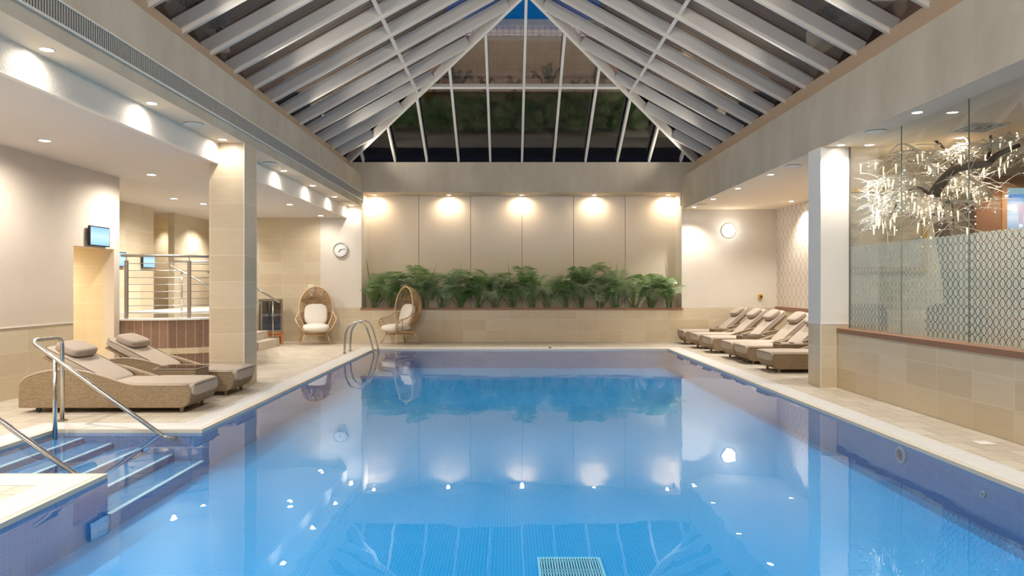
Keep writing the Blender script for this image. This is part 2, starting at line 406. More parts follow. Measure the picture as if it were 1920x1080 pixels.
for nm, bx, lb in (('right', (PX1, PX1 + wt, PY0, PY1), 'long blue mosaic pool side on the right holding two fittings'), ('back', (PX0, PX1, PY1, PY1 + wt), 'blue mosaic pool side at the far end'),
                   ('front', (PX0, PX1, PY0 - wt, PY0), 'blue mosaic pool side at the near end'), ('left', (PX0 - wt, PX0, AY1 + wt, PY1), 'long blue mosaic pool side on the left beyond the entry steps'),
                   ('left_near', (PX0 - wt, PX0, PY0, AY0 - wt), 'blue mosaic pool side on the left before the entry steps'), ('bay_back', (AX, PX0, AY1, AY1 + wt), 'blue mosaic side behind the entry steps'),
                   ('bay_front', (AX, PX0, AY0 - wt, AY0), 'blue mosaic side before the entry steps'), ('bay_left', (AX - wt, AX, AY0, AY1), 'blue mosaic side at the head of the entry steps')):
    struct('pool_wall_' + nm, MB().box(bx[0], bx[1], bx[2], bx[3], PF, -.035), m_poolw, lb, 'pool wall')
wm = MB(); wm.add([(PX0, PY0, WZ), (PX1, PY0, WZ), (PX1, PY1, WZ), (PX0, PY1, WZ), (PX0, AY1, WZ), (AX, AY1, WZ), (AX, AY0, WZ), (PX0, AY0, WZ)], [(0, 1, 2, 3, 4, 7), (7, 4, 5, 6)])
wo = wm.out('water', m_water, fix=False); tag(wo, 'still clear blue water filling the pool', 'water', kind='structure')
# submerged entry steps
st = thing('pool_steps', 'submerged blue mosaic steps with pale nosings in the pool corner bay', 'steps', ((AX - 3.1) / 2, (AY0 + AY1) / 2, PF))
stz = [-.085, -.14, -.195, -.255, -.32]; stx = [-4.38, -4.08, -3.78, -3.46, -3.14]
x0 = AX
m_nose = plain('pale_step_nosing', 'b9d4e6', .5)
for k in range(5):
    ox, oy, oz = st.location
    s_ = MB().box(x0 - ox + .002, stx[k] - ox, AY0 + .003 - oy, AY1 - .003 - oy, 0, stz[k] - oz).out('step', m_poolw, st)
    MB().box(stx[k] - .035 - ox, stx[k] + .003 - ox, AY0 + .003 - oy, AY1 - .003 - oy, stz[k] - .006 - oz, stz[k] + .003 - oz).out('nosing', m_nose, s_)
    x0 = stx[k]

# ------------------------------------------------------------------ walls, beams, ceilings
BXL, BXR = -3.89, 4.57          # inner faces of the long beams
EXL, EXR, EZ = -4.23, 4.93, 4.75
CZL, CZH, CZR = 3.28, 3.59, 3.50
FX = -4.27                      # textured bulkhead face
DZ = .91
m_curb = plain('beige_skylight_kerb', 'b9a48c', .85, noise=.06)
struct('trim_11', MB().box(-4.55, EXL, -2.2, YB + .05, 3.7, EZ + .05), m_curb, 'beige kerb above the left beam where the skylight rests', 'kerb')
struct('trim_12', MB().box(EXR, 5.25, -2.2, YB + .05, 3.6, EZ + .05), m_curb, 'beige kerb above the right beam where the skylight rests', 'kerb')
struct('trim_3', MB().box(EXL, BXL, -2.2, YB, CZH, 4.42), m_beam, 'long stained concrete beam above the left side carrying the skylight', 'beam')
struct('trim_4', MB().box(BXR, EXR, -2.2, YB, CZR, 4.35), m_beam, 'long stained concrete beam above the right side carrying the skylight', 'beam')
struct('trim_5', MB().box(EXL - .3, EXR + .3, YB, YB + .9, 3.96, EZ), m_beam, 'stained concrete beam across the back above the planted niche', 'beam')
struct('trim_6', MB().box(EXL - .3, EXR + .3, -2.2, 1.4, 4.75, 4.9).box(EXL - .3, EXR + .3, 1.2, 1.4, 4.75, 7.6), m_beam, 'ceiling slab behind the skylight over the near end of the pool', 'ceiling')
struct('ceiling', MB().box(XL, FX - .03, -2.2, 20.6, CZL, CZL + .1), m_ceil, 'low beige ceiling along the left side', 'ceiling')
struct('ceiling_recess', MB().box(FX, BXL - .002, -2.2, YB + .15, CZH - .004, CZH + .08), m_ceil_r, 'raised ceiling strip beside the left beam', 'ceiling')
struct('trim_7', MB().box(FX - .06, FX, -2.2, YB, CZL - .004, CZH), m_fascia, 'rough white plaster bulkhead lit by the left row of downlights', 'bulkhead')
struct('ceiling_right', MB().box(BXR + .002, XR, -2.2, YB + .15, CZR - .004, CZR + .1), m_ceil_r, 'pale flat ceiling along the right side', 'ceiling')

def wall_band(name, box, label, upper=None, split=DZ, lower=None, z1=None):
    x0, x1, y0, y1, zt = box
    root = thing(name, label, 'wall', ((x0 + x1) / 2, (y0 + y1) / 2, 0), kind='structure'); ox, oy, _ = root.location
    MB().box(x0 - ox, x1 - ox, y0 - oy, y1 - oy, 0, split).out('tiled_dado', lower or m_tile, root)
    MB().box(x0 - ox, x1 - ox, y0 - oy, y1 - oy, split, zt).out('plaster', upper or m_plaster, root)
    return root
# back wall: tile panel, clock panel, niche, right panel
struct('wall_back_tile', MB().box(-7.0, -4.98, YB, YB + .15, 0, CZL), m_tile, 'beige tiled stretch of back wall left of the clock', 'wall')
wall_band('wall_back_left', (-4.98, BXL, YB, YB + .15, CZH), 'cream wall panel holding the clock left of the planted niche')
wall_band('wall_back_right', (BXR, 7.2, YB, YB + .15, CZR), 'white back wall with the round lamp right of the planted niche')
nb_ = .75
struct('wall_back', MB().box(BXL, BXR, YB, YB + .12, 0, .845), m_tile, 'low beige tiled wall below the planted niche', 'wall')
nw = thing('wall_niche', 'beige panelled recess behind the row of palms', 'wall', (.34, YB + nb_, .8), kind='structure')
seams = [-2.475, -1.05, .365, 1.78, 3.2]
ed = [BXL - .05] + seams + [BXR + .05]
for a, b in zip(ed[:-1], ed[1:]):
    MB().box(a + .006 - .34, b - .006 - .34, 0, .05, 0, 3.2).out('wall_panel', m_panelwall, nw)
MB().box(BXL - .3 - .34, BXR + .3 - .34, .05, .12, 0, 3.2).out('backing', m_seam, nw)
struct('wall_niche_left', MB().box(BXL - .1, BXL, YB + .15, YB + nb_ + .1, 0, 4), m_plaster, 'cream left cheek of the planted niche', 'wall')
struct('wall_niche_right', MB().box(BXR, BXR + .1, YB + .15, YB + nb_ + .1, 0, 4), m_plaster, 'cream right cheek of the planted niche', 'wall')
struct('trim_8', MB().box(BXL - .03, BXR + .03, YB - .02, YB + .12, .845, .90), m_brownsill, 'brown timber edge along the front of the palm planter', 'sill')
struct('planter_bed', MB().box(BXL, BXR, YB + .12, YB + nb_, .4, .83), m_soil, 'dark soil bed in the niche planter', 'soil')
# left plaster wall with the door opening
LX, DY0, DY1, DH = -6.48, 10.39, 11.46, 2.08
lw_ = thing('wall_left', 'taupe plaster wall with tiled dado holding the nearest screen', 'wall', (LX, 4, 0), kind='structure')
MB().box(-.16, 0, -6.2, DY0 - 4, 0, .93).out('tiled_dado', m_tile, lw_)
MB().box(-.16, .012, -6.2, DY0 - 4, .93, .945).out('dado_trim', m_trimw, lw_)
MB().box(-.16, 0, -6.2, DY0 - 4, .945, CZL).box(-.16, 0, DY0 - 4, DY1 - 4, DH, CZL).box(-.16, 0, DY1 - 4, 7.62, 0, CZL).out('plaster', m_plaster_left, lw_)
struct('wall_corridor', MB().box(XL, LX - .16, DY1, DY1 + .1, 0, CZL).box(XL, LX - .16, DY0 - .1, DY0, 0, CZL).box(XL, XL + .1, DY0, DY1, 0, CZL), m_tile_warm, 'warm tiled wall seen through the left doorway', 'wall')
struct('ceiling_corridor', MB().box(XL, LX - .16, DY0, DY1, 2.35, 2.4), m_ceil, 'corridor ceiling behind the left doorway', 'ceiling')
# walls round the raised spa
SX = -8.24
struct('wall_spa_left', MB().box(SX - .15, SX, 11.56, 16.2, 0, CZL).box(SX - .15, SX, 17.2, 20.6, 0, CZL), m_tile, 'tiled wall behind the raised spa with two small screens', 'wall')
struct('wall_spa_recess', MB().box(-9.3, -9.15, 16.0, 20.6, 0, CZL).box(-9.15, SX - .15, 16.05, 16.2, 0, CZL).box(-9.15, SX - .15, 19.4, 19.55, 0, CZL), m_tile, 'shaded tiled recess behind the spa wall', 'wall')
struct('wall_spa_back', MB().box(XL, -6.9, 20.5, 20.6, 0, CZL).box(-7.0, -6.9, YB + .15, 20.6, 0, CZL), m_tile, 'tiled wall closing the area behind the spa', 'wall')
# tiled columns
cl = thing('pillar_left', 'square beige tiled column behind the second left lounger', 'column', (-4.15, 10.52, 0), kind='structure')
MB().box(-.26, .26, -.25, .25, 0, CZH).out('tiled_shaft', m_tile_col, cl)
MB().box(.252, .262, -.258, -.246, 0, CZH).box(.252, .262, .246, .256, 0, CZH).out('corner_bead', m_trimw, cl)
cr_ = thing('pillar_right', 'white plaster column with tiled foot at the end of the glass screen', 'column', (4.75, 10.35, 0), kind='structure')
MB().box(-.22, .22, -.21, .21, 0, .92).out('tiled_base', m_tile, cr_)
MB().box(-.228, .228, -.218, .218, .92, .935).box(-.226, -.216, -.216, -.206, 0, .92).out('trim_band', m_trimw, cr_)
MB().box(-.22, .22, -.21, .21, .935, CZR).out('plaster_shaft', m_white, cr_)
# right: half wall, sill, alcove, inner room
RX, GX = 4.78, 4.95
struct('wall_right', MB().box(RX, RX + .3, -2.2, 10.2, 0, .80), m_tile, 'low beige tiled wall below the glass screen', 'wall')
struct('trim_9', MB().box(RX - .02, RX + .32, -2.2, 10.14, .80, .865), m_brownsill, 'brown timber sill below the glass screen', 'sill')
struct('wall_inner', MB().box(4.97, XR, 11.2, 11.4, 0, CZR), m_innerwall, 'greige wall of the inner lounge behind the picture', 'wall')
struct('trim_10', MB().box(5.0, XR, 11.12, 11.2, 3.36, CZR).box(5.0, XR, 11.16, 11.2, 3.28, 3.36), m_innerwall, 'moulded cornice along the inner lounge wall', 'cornice')
struct('wall_inner_right', MB().box(XR - .1, XR, -2.2, 11.4, 0, CZR), m_innerwall, 'far side wall of the inner lounge', 'wall')
struct('floor_inner', MB().box(RX + .3, XR - .1, -2.2, 11.2, 0, .01), m_carpet, 'grey carpet of the inner lounge', 'floor')
AXR = 7.08
ap = thing('wall_alcove', 'wall with brown lattice wallpaper behind the right loungers', 'wall', (AXR + .05, 14.9, 0), kind='structure')
MB().box(-.05, .1, -3.5, 3.55, 0, .86).out('tiled_dado', m_tile, ap)
MB().box(-.05, .1, -3.5, 3.55, .94, CZR).out('wallpaper', m_paper, ap)
MB().box(-.1, .1, -3.5, 3.55, .86, .94).out('timber_rail', m_brownsill, ap)
struct('wall_front', MB().box(XL, XR, -2.35, -2.2, 0, 5), m_plaster, 'plaster wall behind the camera', 'wall')

# glass screen on the right half wall
gs = thing('window_2', 'frameless glass screen with frosted lattice film on the right', 'glass screen', (GX, 6, .865), kind='structure')
ys = [10.13, 8.80, 7.51, 6.22, 4.93, 3.64, 2.35, 1.06]
for a, b in zip(ys[1:], ys[:-1]):
    MB().box(-.006, .006, a + .004 - 6, b - .004 - 6, 0, CZR - .865).out('glass_pane', m_glass, gs)
    MB().box(.008, .0095, a + .004 - 6, b - .004 - 6, 0, 1.18).out('frosted_film', m_film, gs)
MB().box(-.012, .012, 10.128 - 6, 10.14 - 6, 0, CZR - .865).out('edge_channel', m_dsteel, gs)
m_gedge = plain('green_glass_edge', '8c958a', .3)
for y in ys[1:-1]: MB().box(-.007, .007, y - .0018 - 6, y + .0018 - 6, 0, CZR - .865).out('pane_joint', m_gedge, gs)

# ------------------------------------------------------------------ the skylight
CX, HX, AYX, AZ = .35, 4.58, 13.87, 7.29
SL = (AZ - EZ) / HX
sk = thing('window_1', 'pitched glass skylight with white rafters and a hipped end over the pool', 'skylight', (CX, YB, EZ), kind='structure')
def rel(p): return (p[0] - CX, p[1] - YB, p[2] - EZ)
nl = V((-SL, 0, 1)).normalized(); nr = V((SL, 0, 1)).normalized(); ne = V((0, SL, 1)).normalized()
for sd, n_ in ((-1, nl), (1, nr)):
    k = 0
    for i in range(1, 21):
        Y = YB - .853 * i
        t = min(HX, max(0, YB - Y)); t = HX if Y < AYX else t
        if t < .25: continue
        p0 = (CX + sd * (HX + .03), Y, EZ - .02); p1 = (CX + sd * (HX - t), Y, EZ + SL * t)
        MB().beam(rel(p0), rel(p1), .055, .23, n_).out('rafter', m_frame, sk)
    tq = 2.13
    p0 = (CX + sd * (HX - tq), 1.5, EZ + SL * tq); p1 = (CX + sd * (HX - tq), YB - tq, EZ + SL * tq)
    MB().beam(rel(p0), rel(p1), .06, .12, n_, .05).out('purlin', m_frame, sk)
    hp0 = (CX + sd * HX, YB, EZ - .02); hp1 = (CX, AYX, AZ)
    MB().beam(rel(hp0), rel(hp1), .075, .22, (0, 0, 1), -.02).out('hip_rafter', m_frame, sk)
for k in range(-5, 6):
    X = CX + .84 * k; t = HX - abs(.84 * k)
    if t < .2: continue
    MB().beam(rel((X, YB + .02, EZ - .02)), rel((X, YB - t, EZ + SL * t)), .055, .13, ne, .02).out('mullion', m_frame, sk)
tq = 2.31
MB().beam(rel((CX - HX + tq, YB - tq, EZ + SL * tq)), rel((CX + HX - tq, YB - tq, EZ + SL * tq)), .07, .10, ne, .03).out('transom', m_frame, sk)
MB().beam(rel((CX, 1.4, AZ)), rel((CX, AYX, AZ)), .09, .24, (0, 0, 1)).out('ridge_beam', m_frame, sk)
GT = .27
def slab(mb, pts, n_, a, b):
    P = [V(rel(p)) for p in pts]; n = len(P)
    mb.add([p + n_ * a for p in P] + [p + n_ * b for p in P], [tuple(range(n)), tuple(range(n, 2 * n))] + [(i, (i + 1) % n, n + (i + 1) % n, n + i) for i in range(n)])
    return mb
for sd, n_ in ((-1, nl), (1, nr)):
    slab(MB(), [(CX + sd * (HX + .15), 1.4, EZ - SL * .15), (CX + sd * (HX + .15), YB + .1, EZ - SL * .15), (CX, AYX, AZ), (CX, 1.4, AZ)], n_, GT - .025, GT).out('glass_pane', m_roofglass, sk)
slab(MB(), [(CX - HX - .1, YB + .15, EZ - SL * .15), (CX + HX + .1, YB + .15, EZ - SL * .15), (CX, AYX, AZ)], ne, GT - .025, GT).out('glass_pane', m_roofglass, sk)

# ------------------------------------------------------------------ outside, seen through the roof
def arc(x, y0, bulge, half): return y0 + bulge * (x / half) ** 2
eb = thing('apartment_block', 'brown brick building with pale lilac parapet beyond the end of the skylight', 'building', (0, 31, 0), kind='structure')
mbw, mbp, mbc = MB(), MB(), MB()
for i in range(-12, 12):
    x0, x1 = i * 1.6, (i + 1) * 1.6
    for mb, z0, z1, o in ((mbw, 0, 11.85, 0), (mbp, 11.85, 12.3, .05), (mbc, 12.3, 12.55, -.05)):
        d0, d1 = -2 + 3 * (x0 / 19) ** 2, -2 + 3 * (x1 / 19) ** 2
        mb.prism([(x0, d0 + o), (x1, d1 + o), (x1, d1 + 1 + o), (x0, d0 + 1 + o)], 'z', z0, z1)
mbw.out('brick_wall', m_brick, eb); mbp.out('parapet_cladding', m_lilac, eb); mbc.out('parapet_cap', m_beam, eb)
struct('terrace_roof', MB().box(-19, 19, 22, 29, 7.3, 7.6).box(-19, 19, 22, 22.3, 5, 7.6), m_tar, 'dark flat roof terrace beyond the skylight', 'roof')
for sd, nm, xi, in ((-1, 'left', -11.5), (1, 'right', 12.2)):
    b_ = thing('side_building', 'dark brick building standing beyond the %s slope of the skylight' % nm, 'building', (xi, 12, 0), kind='structure')
    MB().box(min(0, sd * 2), max(0, sd * 2), -14, 16.5, 0, 40).out('brick_wall', m_brick, b_)
    xw = (-2.7 if sd < 0 else 4.0) - xi
    MB().box(min(xw, 0), max(xw, 0), 16.6, 18.6, 0, 40).out('end_wing', m_brick, b_)
    for z in (7.5, 10.5, 13.5):
        MB().box(min(-sd * .6, -sd * .7), max(-sd * .6, -sd * .7), -12, 15, z + .25, z + .8).out('balcony_front', m_plaster, b_)
        q = MB()
        for y in range(-12, 15, 4): q.box(-.06, .06, y, y + 1.2, z + .6, z + 2.0)
        q.out('window_row', m_black, b_)
        MB().box(min(0, -sd * .7), max(0, -sd * .7), -12, 15, z, z + .25).out('balcony_slab', m_plaster, b_)
# ------------------------------------------------------------------ downlights
def lamp(name, p, e, size=110, blend=.7, col=(1, .96, .91), rad=.04, tilt=(0, 0, 0), parent=None):
    ld = bpy.data.lights.new(name, 'SPOT'); ld.energy = e; ld.spot_size = R(size); ld.spot_blend = blend; ld.color = col; ld.shadow_soft_size = rad
    o = bpy.data.objects.new(name, ld); COL.objects.link(o); o.location = p; o.rotation_euler = tilt
    if parent: o.parent = parent
    return o
DLT = {}
def downlight(x, y, z, label, group, warm=False, r=.055, e=1.0, size=120, blend=.8, col=None, tilt=(0, 0, 0)):
    t = thing('downlight', label, 'ceiling light', (x, y, z), 0, group)
    key = (warm, r)
    if key not in DLT:
        a = MB().lathe([(r, 0), (r + .012, -.001), (r + .012, -.006), (r, -.01), (r - .003, -.006)], 24, ring=True).out('trim_ring', m_trimw, t, smooth=True)
        b = MB().lathe([(0, -.006), (r - .003, -.006), (r - .003, -.001), (0, -.001)], 24).out('lens', m_lensw if warm else m_lens, t)
        DLT[key] = (a, b)
    else:
        for s_ in DLT[key]:
            c = s_.copy(); COL.objects.link(c); c.parent = t
    lamp('downlight_beam', (0, 0, -.03), LAMP_W * e, size, blend, col or ((1, .82, .6) if warm else (1, .94, .87)), .035, tilt, t)
    return t
g1 = 'downlights beside the left beam'
for k, y in enumerate([6.22, 8.05, 10.04, 12.77, 14.65, 16.49, 18.22]):
    downlight(-4.115, y, CZH, 'white recessed downlight washing the rough bulkhead, %s of its row' % ORD[k], g1, e=.10, size=178, blend=1)
g2 = 'downlights in the low left ceiling'
l2 = ['downlight in the low left ceiling above the nearest lounger', 'downlight in the low left ceiling above the spa railing end', 'downlight above the spa, left of the pair over the water',
      'downlight above the spa, right of the pair over the water', 'downlight in the low ceiling just right of the tiled column', 'downlight in the low ceiling in front of the clock wall']
for (x, y), lb, en in zip([(-5.735, 8.63), (-5.77, 11.27), (-6.89, 14.37), (-6.69, 15.3), (-4.83, 15.4), (-4.81, 17.85)], l2, (.7, 1.0, 1.0, 1.0, .8, .25)): downlight(x, y, CZL, 'white recessed ' + lb, g2, e=en, r=.065, size=165, blend=1)
g3 = 'downlights beside the right beam'
for k, y in enumerate([8.11, 9.98, 12.65, 14.45, 16.2, 17.87]):
    downlight(4.745, y, CZR, 'white recessed downlight beside the right beam, %s of its row' % ORD[k], g3, e=.8)
downlight(6.73, 16.63, CZR, 'white recessed downlight close to the lattice wallpaper', 'downlights in the right alcove', e=1.0)
g4 = 'warm downlights over the palms'
for k, x in enumerate([-3.66, -1.63, .35, 2.33, 4.34]):
    downlight(x, YB + .57, 3.96, 'warm recessed downlight in the niche above the palms, ' + ['at the left end', 'second from the left end', 'in the middle', 'second from the right end', 'at the right end'][k], g4, warm=True, e=.27, size=176, blend=1)
downlight(6.14, 9.5, CZR, 'warm downlight in the lounge ceiling above the lit tree', 'downlights in the inner lounge', warm=True, e=.8)
downlight(7.6, 10.2, CZR, 'warm downlight in the lounge ceiling before the lit advert', 'downlights in the inner lounge', warm=True, e=.8)
# rows continued out of the picture by unseen lamps added for brightness
for y in (4.4, 2.5, .6): lamp('added_row_lamp', (-4.115, y, CZH - .03), LAMP_W * .55, 150); lamp('added_row_lamp', (4.745, y + .2, CZR - .03), LAMP_W * .8)
for y in (6.2, 3.6, 1.0): lamp('added_row_lamp', (-5.735, y, CZL - .03), LAMP_W * 1.5, 165, 1)
for x, y in ((6.73, 14.5), (6.73, 12.4)): lamp('alcove_lamp', (x, y, CZR - .03), LAMP_W)
for x, y in ((6.3, 6.5), (7.9, 7.5)): lamp('lounge_lamp', (x, y, CZR - .03), LAMP_W * 1.5, 150, col=(1, .86, .68))
lamp('corridor_lamp', (-8.0, 10.6, 2.25), LAMP_W * .8, 165, col=(1, .92, .8))
for x, y in ((-7.6, 18.2), (-7.6, 13.0)): lamp('spa_lamp', (x, y, CZL - .03), LAMP_W * .9, 130)
lamp('recess_lamp', (-8.7, 18.6, CZL - .03), LAMP_W * .4)

# unseen fill spots added on the ridge and both beam ledges for brightness
def quiet(o):
    o.data.cycles.use_multiple_importance_sampling = False
    return o
for y in (2.6, 5.6, 8.6, 11.6, 14.0, 14.6): quiet(lamp('ridge_fill', (CX, y, 6.9 if y < 14 else 6.3), LAMP_W * 2.3, 62, .6, (1, .97, .93), .15))
for y in (1.8, 5.0, 8.2): quiet(lamp('ridge_wide_fill', (CX, y, 6.9), LAMP_W * 1.6, 150, 1, (1, .96, .9), .15))
for k in range(8):
    y = 2.2 + 2.2 * k
    quiet(lamp('ledge_fill', (-3.94, y, 4.47), LAMP_W * .48, 112, 1, (1, .95, .9), .06, (0, R(-115), 0)))
    quiet(lamp('ledge_fill', (4.62, y, 4.40), LAMP_W * .48, 112, 1, (1, .95, .9), .06, (0, R(115), 0)))

for sd in (-1, 1):
    for y in (6, 14, 22): quiet(lamp('facade_fill', (sd * 9 + .4, y, 6.2), 1100, 160, 1, (1, .86, .72), .1, (0, R(-sd * 150), 0)))  # added warm spots that brighten the side buildings, no fixtures there
for x in (-7, .5, 8): quiet(lamp('terrace_fill', (x, 24.8, 7.75), 900, 150, 1, (1, .85, .72), .1, (R(115), 0, 0)))  # added spots that brighten the brick block beyond the terrace

# ------------------------------------------------------------------ vent grille in the left beam
vg = thing('vent_grille', 'long grey slatted vent grille set into the left beam', 'vent', (BXL, 11, 3.74))
VY0, VY1 = -7.5, 7.38
f = MB().box(0, .02, VY0, VY1, -.012, .012).box(0, .02, VY0, VY1, .19, .21).box(0, .02, VY1 - .012, VY1, .012, .19).box(0, .02, VY0, VY0 + .012, .012, .19)
f.out('frame', m_frame, vg)
m_vback = plain('vent_dark_backing', '5b5852', .8)
MB().box(.001, .003, VY0 + .012, VY1 - .012, .012, .19).out('backing', m_vback, vg)
q = MB(); y = VY0 + .03
while y < VY1 - .03:
    q.box(.003, .016, y, y + .016, .012, .19); y += .036
m_slat = plain('vent_slat', 'aaa69c', .5)
q.out('slats', m_slat, vg, fix=False)

# ceiling speakers
spk = None
pos = [(-4.09, 9.07, CZH, 'round white ceiling speaker between downlights beside the left beam, before the tiled column'), (-4.09, 11.96, CZH, 'round white ceiling speaker in the left ceiling strip just past the tiled column'),
       (-4.09, 17.5, CZH, 'round white ceiling speaker in the left ceiling strip next to the clock wall'), (4.78, 9.09, CZR, 'round white ceiling speaker above the glass screen'),
       (4.76, 11.7, CZR, 'round white ceiling speaker in the right ceiling just past the white column'), (4.78, 17.28, CZR, 'round white ceiling speaker in the right ceiling near the back wall')]
for x, y, z, lb in pos:
    if spk is None:
        spk = thing('ceiling_speaker', lb, 'speaker', (x, y, z - .006), 0, 'ceiling speakers')
        MB().lathe([(.105, 0), (.125, -.004), (.125, -.012), (.11, -.018), (.105, -.014)], 28, ring=True).out('rim', m_trimw, spk, smooth=True)
        MB().lathe([(0, -.013), (.106, -.013), (.106, -.004), (0, -.004)], 28).out('grille', m_white, spk)
    else: dup(spk, (x, y, z - .006), 0, lb)

# ------------------------------------------------------------------ sun loungers
def panel_profile():
    top = smooth_path([(.0, .30), (.035, .37), (.11, .425), (.25, .47), (.42, .50), (.60, .505), (.80, .475), (1.0, .42), (1.2, .357), (1.34, .325), (1.6, .322), (1.97, .322)], 4)
    return [(p.x, p.y) for p in (V((a[0], a[1], 0)) for a in top)]
def make_lounger(name, label, group, back_deg):
    t = thing(name, label, 'sun lounger', group=group)
    Lg, W = 2.0, .72
    top = panel_profile()
    poly = [(0.0, .06)] + top + [(2.0, .30), (2.005, .20), (1.98, .12), (1.93, .07), (1.88, .06)]
    poly = [(x - 1.0, z) for x, z in poly]
    for s_ in (-1, 1):
        y1 = s_ * W / 2; y0 = y1 - s_ * .055
        p = MB().prism(poly, 'y', min(y0, y1), max(y0, y1)).out('side_panel', m_wicker, t, bevel=.012)
        path = [(x - 1.0, (y0 + y1) / 2 , z + .002) for x, z in top[2:]]
        MB().tube([(a, y1 - s_ * .006, c) for a, _, c in path], .011, 6).out('edge_cord', m_wick_trim, p, smooth=True)
    dk = [(-.97, .06), (-.97, .27), (.985, .27), (1.0, .24), (1.0, .20), (.975, .12), (.93, .07), (.88, .06)]
    MB().prism(dk, 'y', -W / 2 + .056, W / 2 - .056).out('deck', m_wicker, t)
    c = MB().rbox((.18, 0, .30), (.62, .595, .12), 7, 10).rbox((.655, 0, .318), (.78, .70, .09), 7, 12, sag=.06)
    c.rbox((.99, 0, .275), (.12, .69, .165), 5, 8)
    cu = c.out('seat_cushion', m_cush, t, smooth=True)
    MB().tube([(1.046, -.335, .33), (1.05, 0, .333), (1.046, .335, .33)], .006, 6).out('piping', m_pipe, cu, smooth=True)
    a = R(back_deg)
    xf = Mx.Translation((-.04, 0, .30)) @ Mx.Rotation(a, 4, 'Y')   # local -x runs up the back
    MB().box(-.80, .02, -.29, .29, -.035, -.005, xf).out('backrest_frame', m_wicker, t, bevel=.008)
    bc = MB().rbox((-.405, 0, .05), (.90, .60, .11), 7, 12, xf, sag=.08).out('back_cushion', m_cush, t, smooth=True)
    MB().tube([xf @ V(p) for p in ((0, -.29, .09), (-.4, -.297, .095), (-.80, -.29, .09), (-.845, -.24, .085), (-.845, .24, .085), (-.80, .29, .09), (-.4, .297, .095), (0, .29, .09))], .005, 6).out('piping', m_pipe, bc, smooth=True)
    xp = xf @ Mx.Translation((-.635, 0, .15)) @ Mx.Rotation(R(-6), 4, 'Y')
    pl = MB().rbox((0, 0, 0), (.31, .47, .115), 4.5, 12, xp).out('pillow', m_pillow, t, smooth=True)
    ring = [xp @ V((.148 * (abs(cos(q)) ** .4) * (1 if cos(q) > 0 else -1), .228 * (abs(sin(q)) ** .4) * (1 if sin(q) > 0 else -1), 0)) for q in [2 * pi * (i + .5) / 32 for i in range(32)]]
    MB().tube(ring, .006, 6, closed=True).out('piping', m_pipe, pl, smooth=True)
    for s_ in (-1, 1):
        MB().lathe([(.021, 0), (.027, .09)], 10, (.86, s_ * .27, 0)).out('leg', m_leg, t, smooth=True)
    for s_ in (-1, 1):
        wx = Mx.Translation((-.80, s_ * .30, .033)) @ Mx.Rotation(pi / 2, 4, 'X')
        MB().lathe([(0, -.012), (.024, -.012), (.033, -.008), (.033, .008), (.024, .012), (0, .012)], 14, xf=wx).box(-.812, -.788, s_ * .30 - .018, s_ * .30 + .018, .05, .075).out('castor', m_black, t, smooth=False)
    return t
gl = 'grey wicker sun loungers'
L1 = make_lounger('sun_lounger', 'grey wicker sun lounger with taupe cushions standing before the pool handrail, nearest on the left', gl, 27)
L1.location = (-4.70, 8.47, 0)
dup(L1, (-4.70, 9.74, 0), 0, 'grey wicker sun lounger with taupe cushions in front of the tiled column', gl)
RL = make_lounger('sun_lounger', 'grey wicker sun lounger half hidden behind the white column, nearest of the right row', gl, 42)
RL.location = (5.48, 12.2, 0); RL.rotation_euler.z = pi
names = ['second', 'third', 'fourth', 'fifth']
for k, y in enumerate([13.5, 14.30, 15.60, 16.66]):
    dup(RL, (5.50 - .02 * k, y, 0), pi, 'grey wicker sun lounger, %s of the right row counted from the white column' % names[k])
dup(RL, (5.43, 17.87, 0), pi, 'grey wicker sun lounger in the corner against the back wall, farthest of the right row')
# wicker side tables
def make_table(label):
    t = thing('side_table', label, 'side table', group='wicker side tables between loungers')
    MB().box(-.27, .27, -.2, .2, .03, .412).out('wicker_body', m_wicker, t, bevel=.02)
    MB().box(-.28, .28, -.21, .21, .412, .422).out('rim', m_wick_trim, t, bevel=.004)
    MB().box(-.27, .27, -.2, .2, .423, .431).out('glass_top', m_tabletop, t)
    for x in (-.22, .22):
        for y in (-.15, .15): MB().lathe([(.015, 0), (.018, .03)], 8, (x, y, 0)).out('foot', m_black, t)
    return t
tb = make_table('wicker side table with glass top between the two left loungers'); tb.location = (-4.26, 9.105, 0)
dup(tb, (5.2, 12.85, 0), 0, 'wicker side table with glass top beside the lounger nearest the white column')
dup(tb, (5.2, 14.95, 0), 0, 'wicker side table with glass top carrying a folder, middle of the right row')
dup(tb, (5.28, 17.255, 0), 0, 'wicker side table with glass top near the back wall, between the last two right loungers')
fo = MB().box(-.16, .16, -.11, .11, 0, .012).out('menu_folder', m_steel); fo.location = (5.2, 14.95, 0.4315); fo.rotation_euler.z = .3
tag(fo, 'pale folder lying on the middle wicker side table of the right row', 'folder')

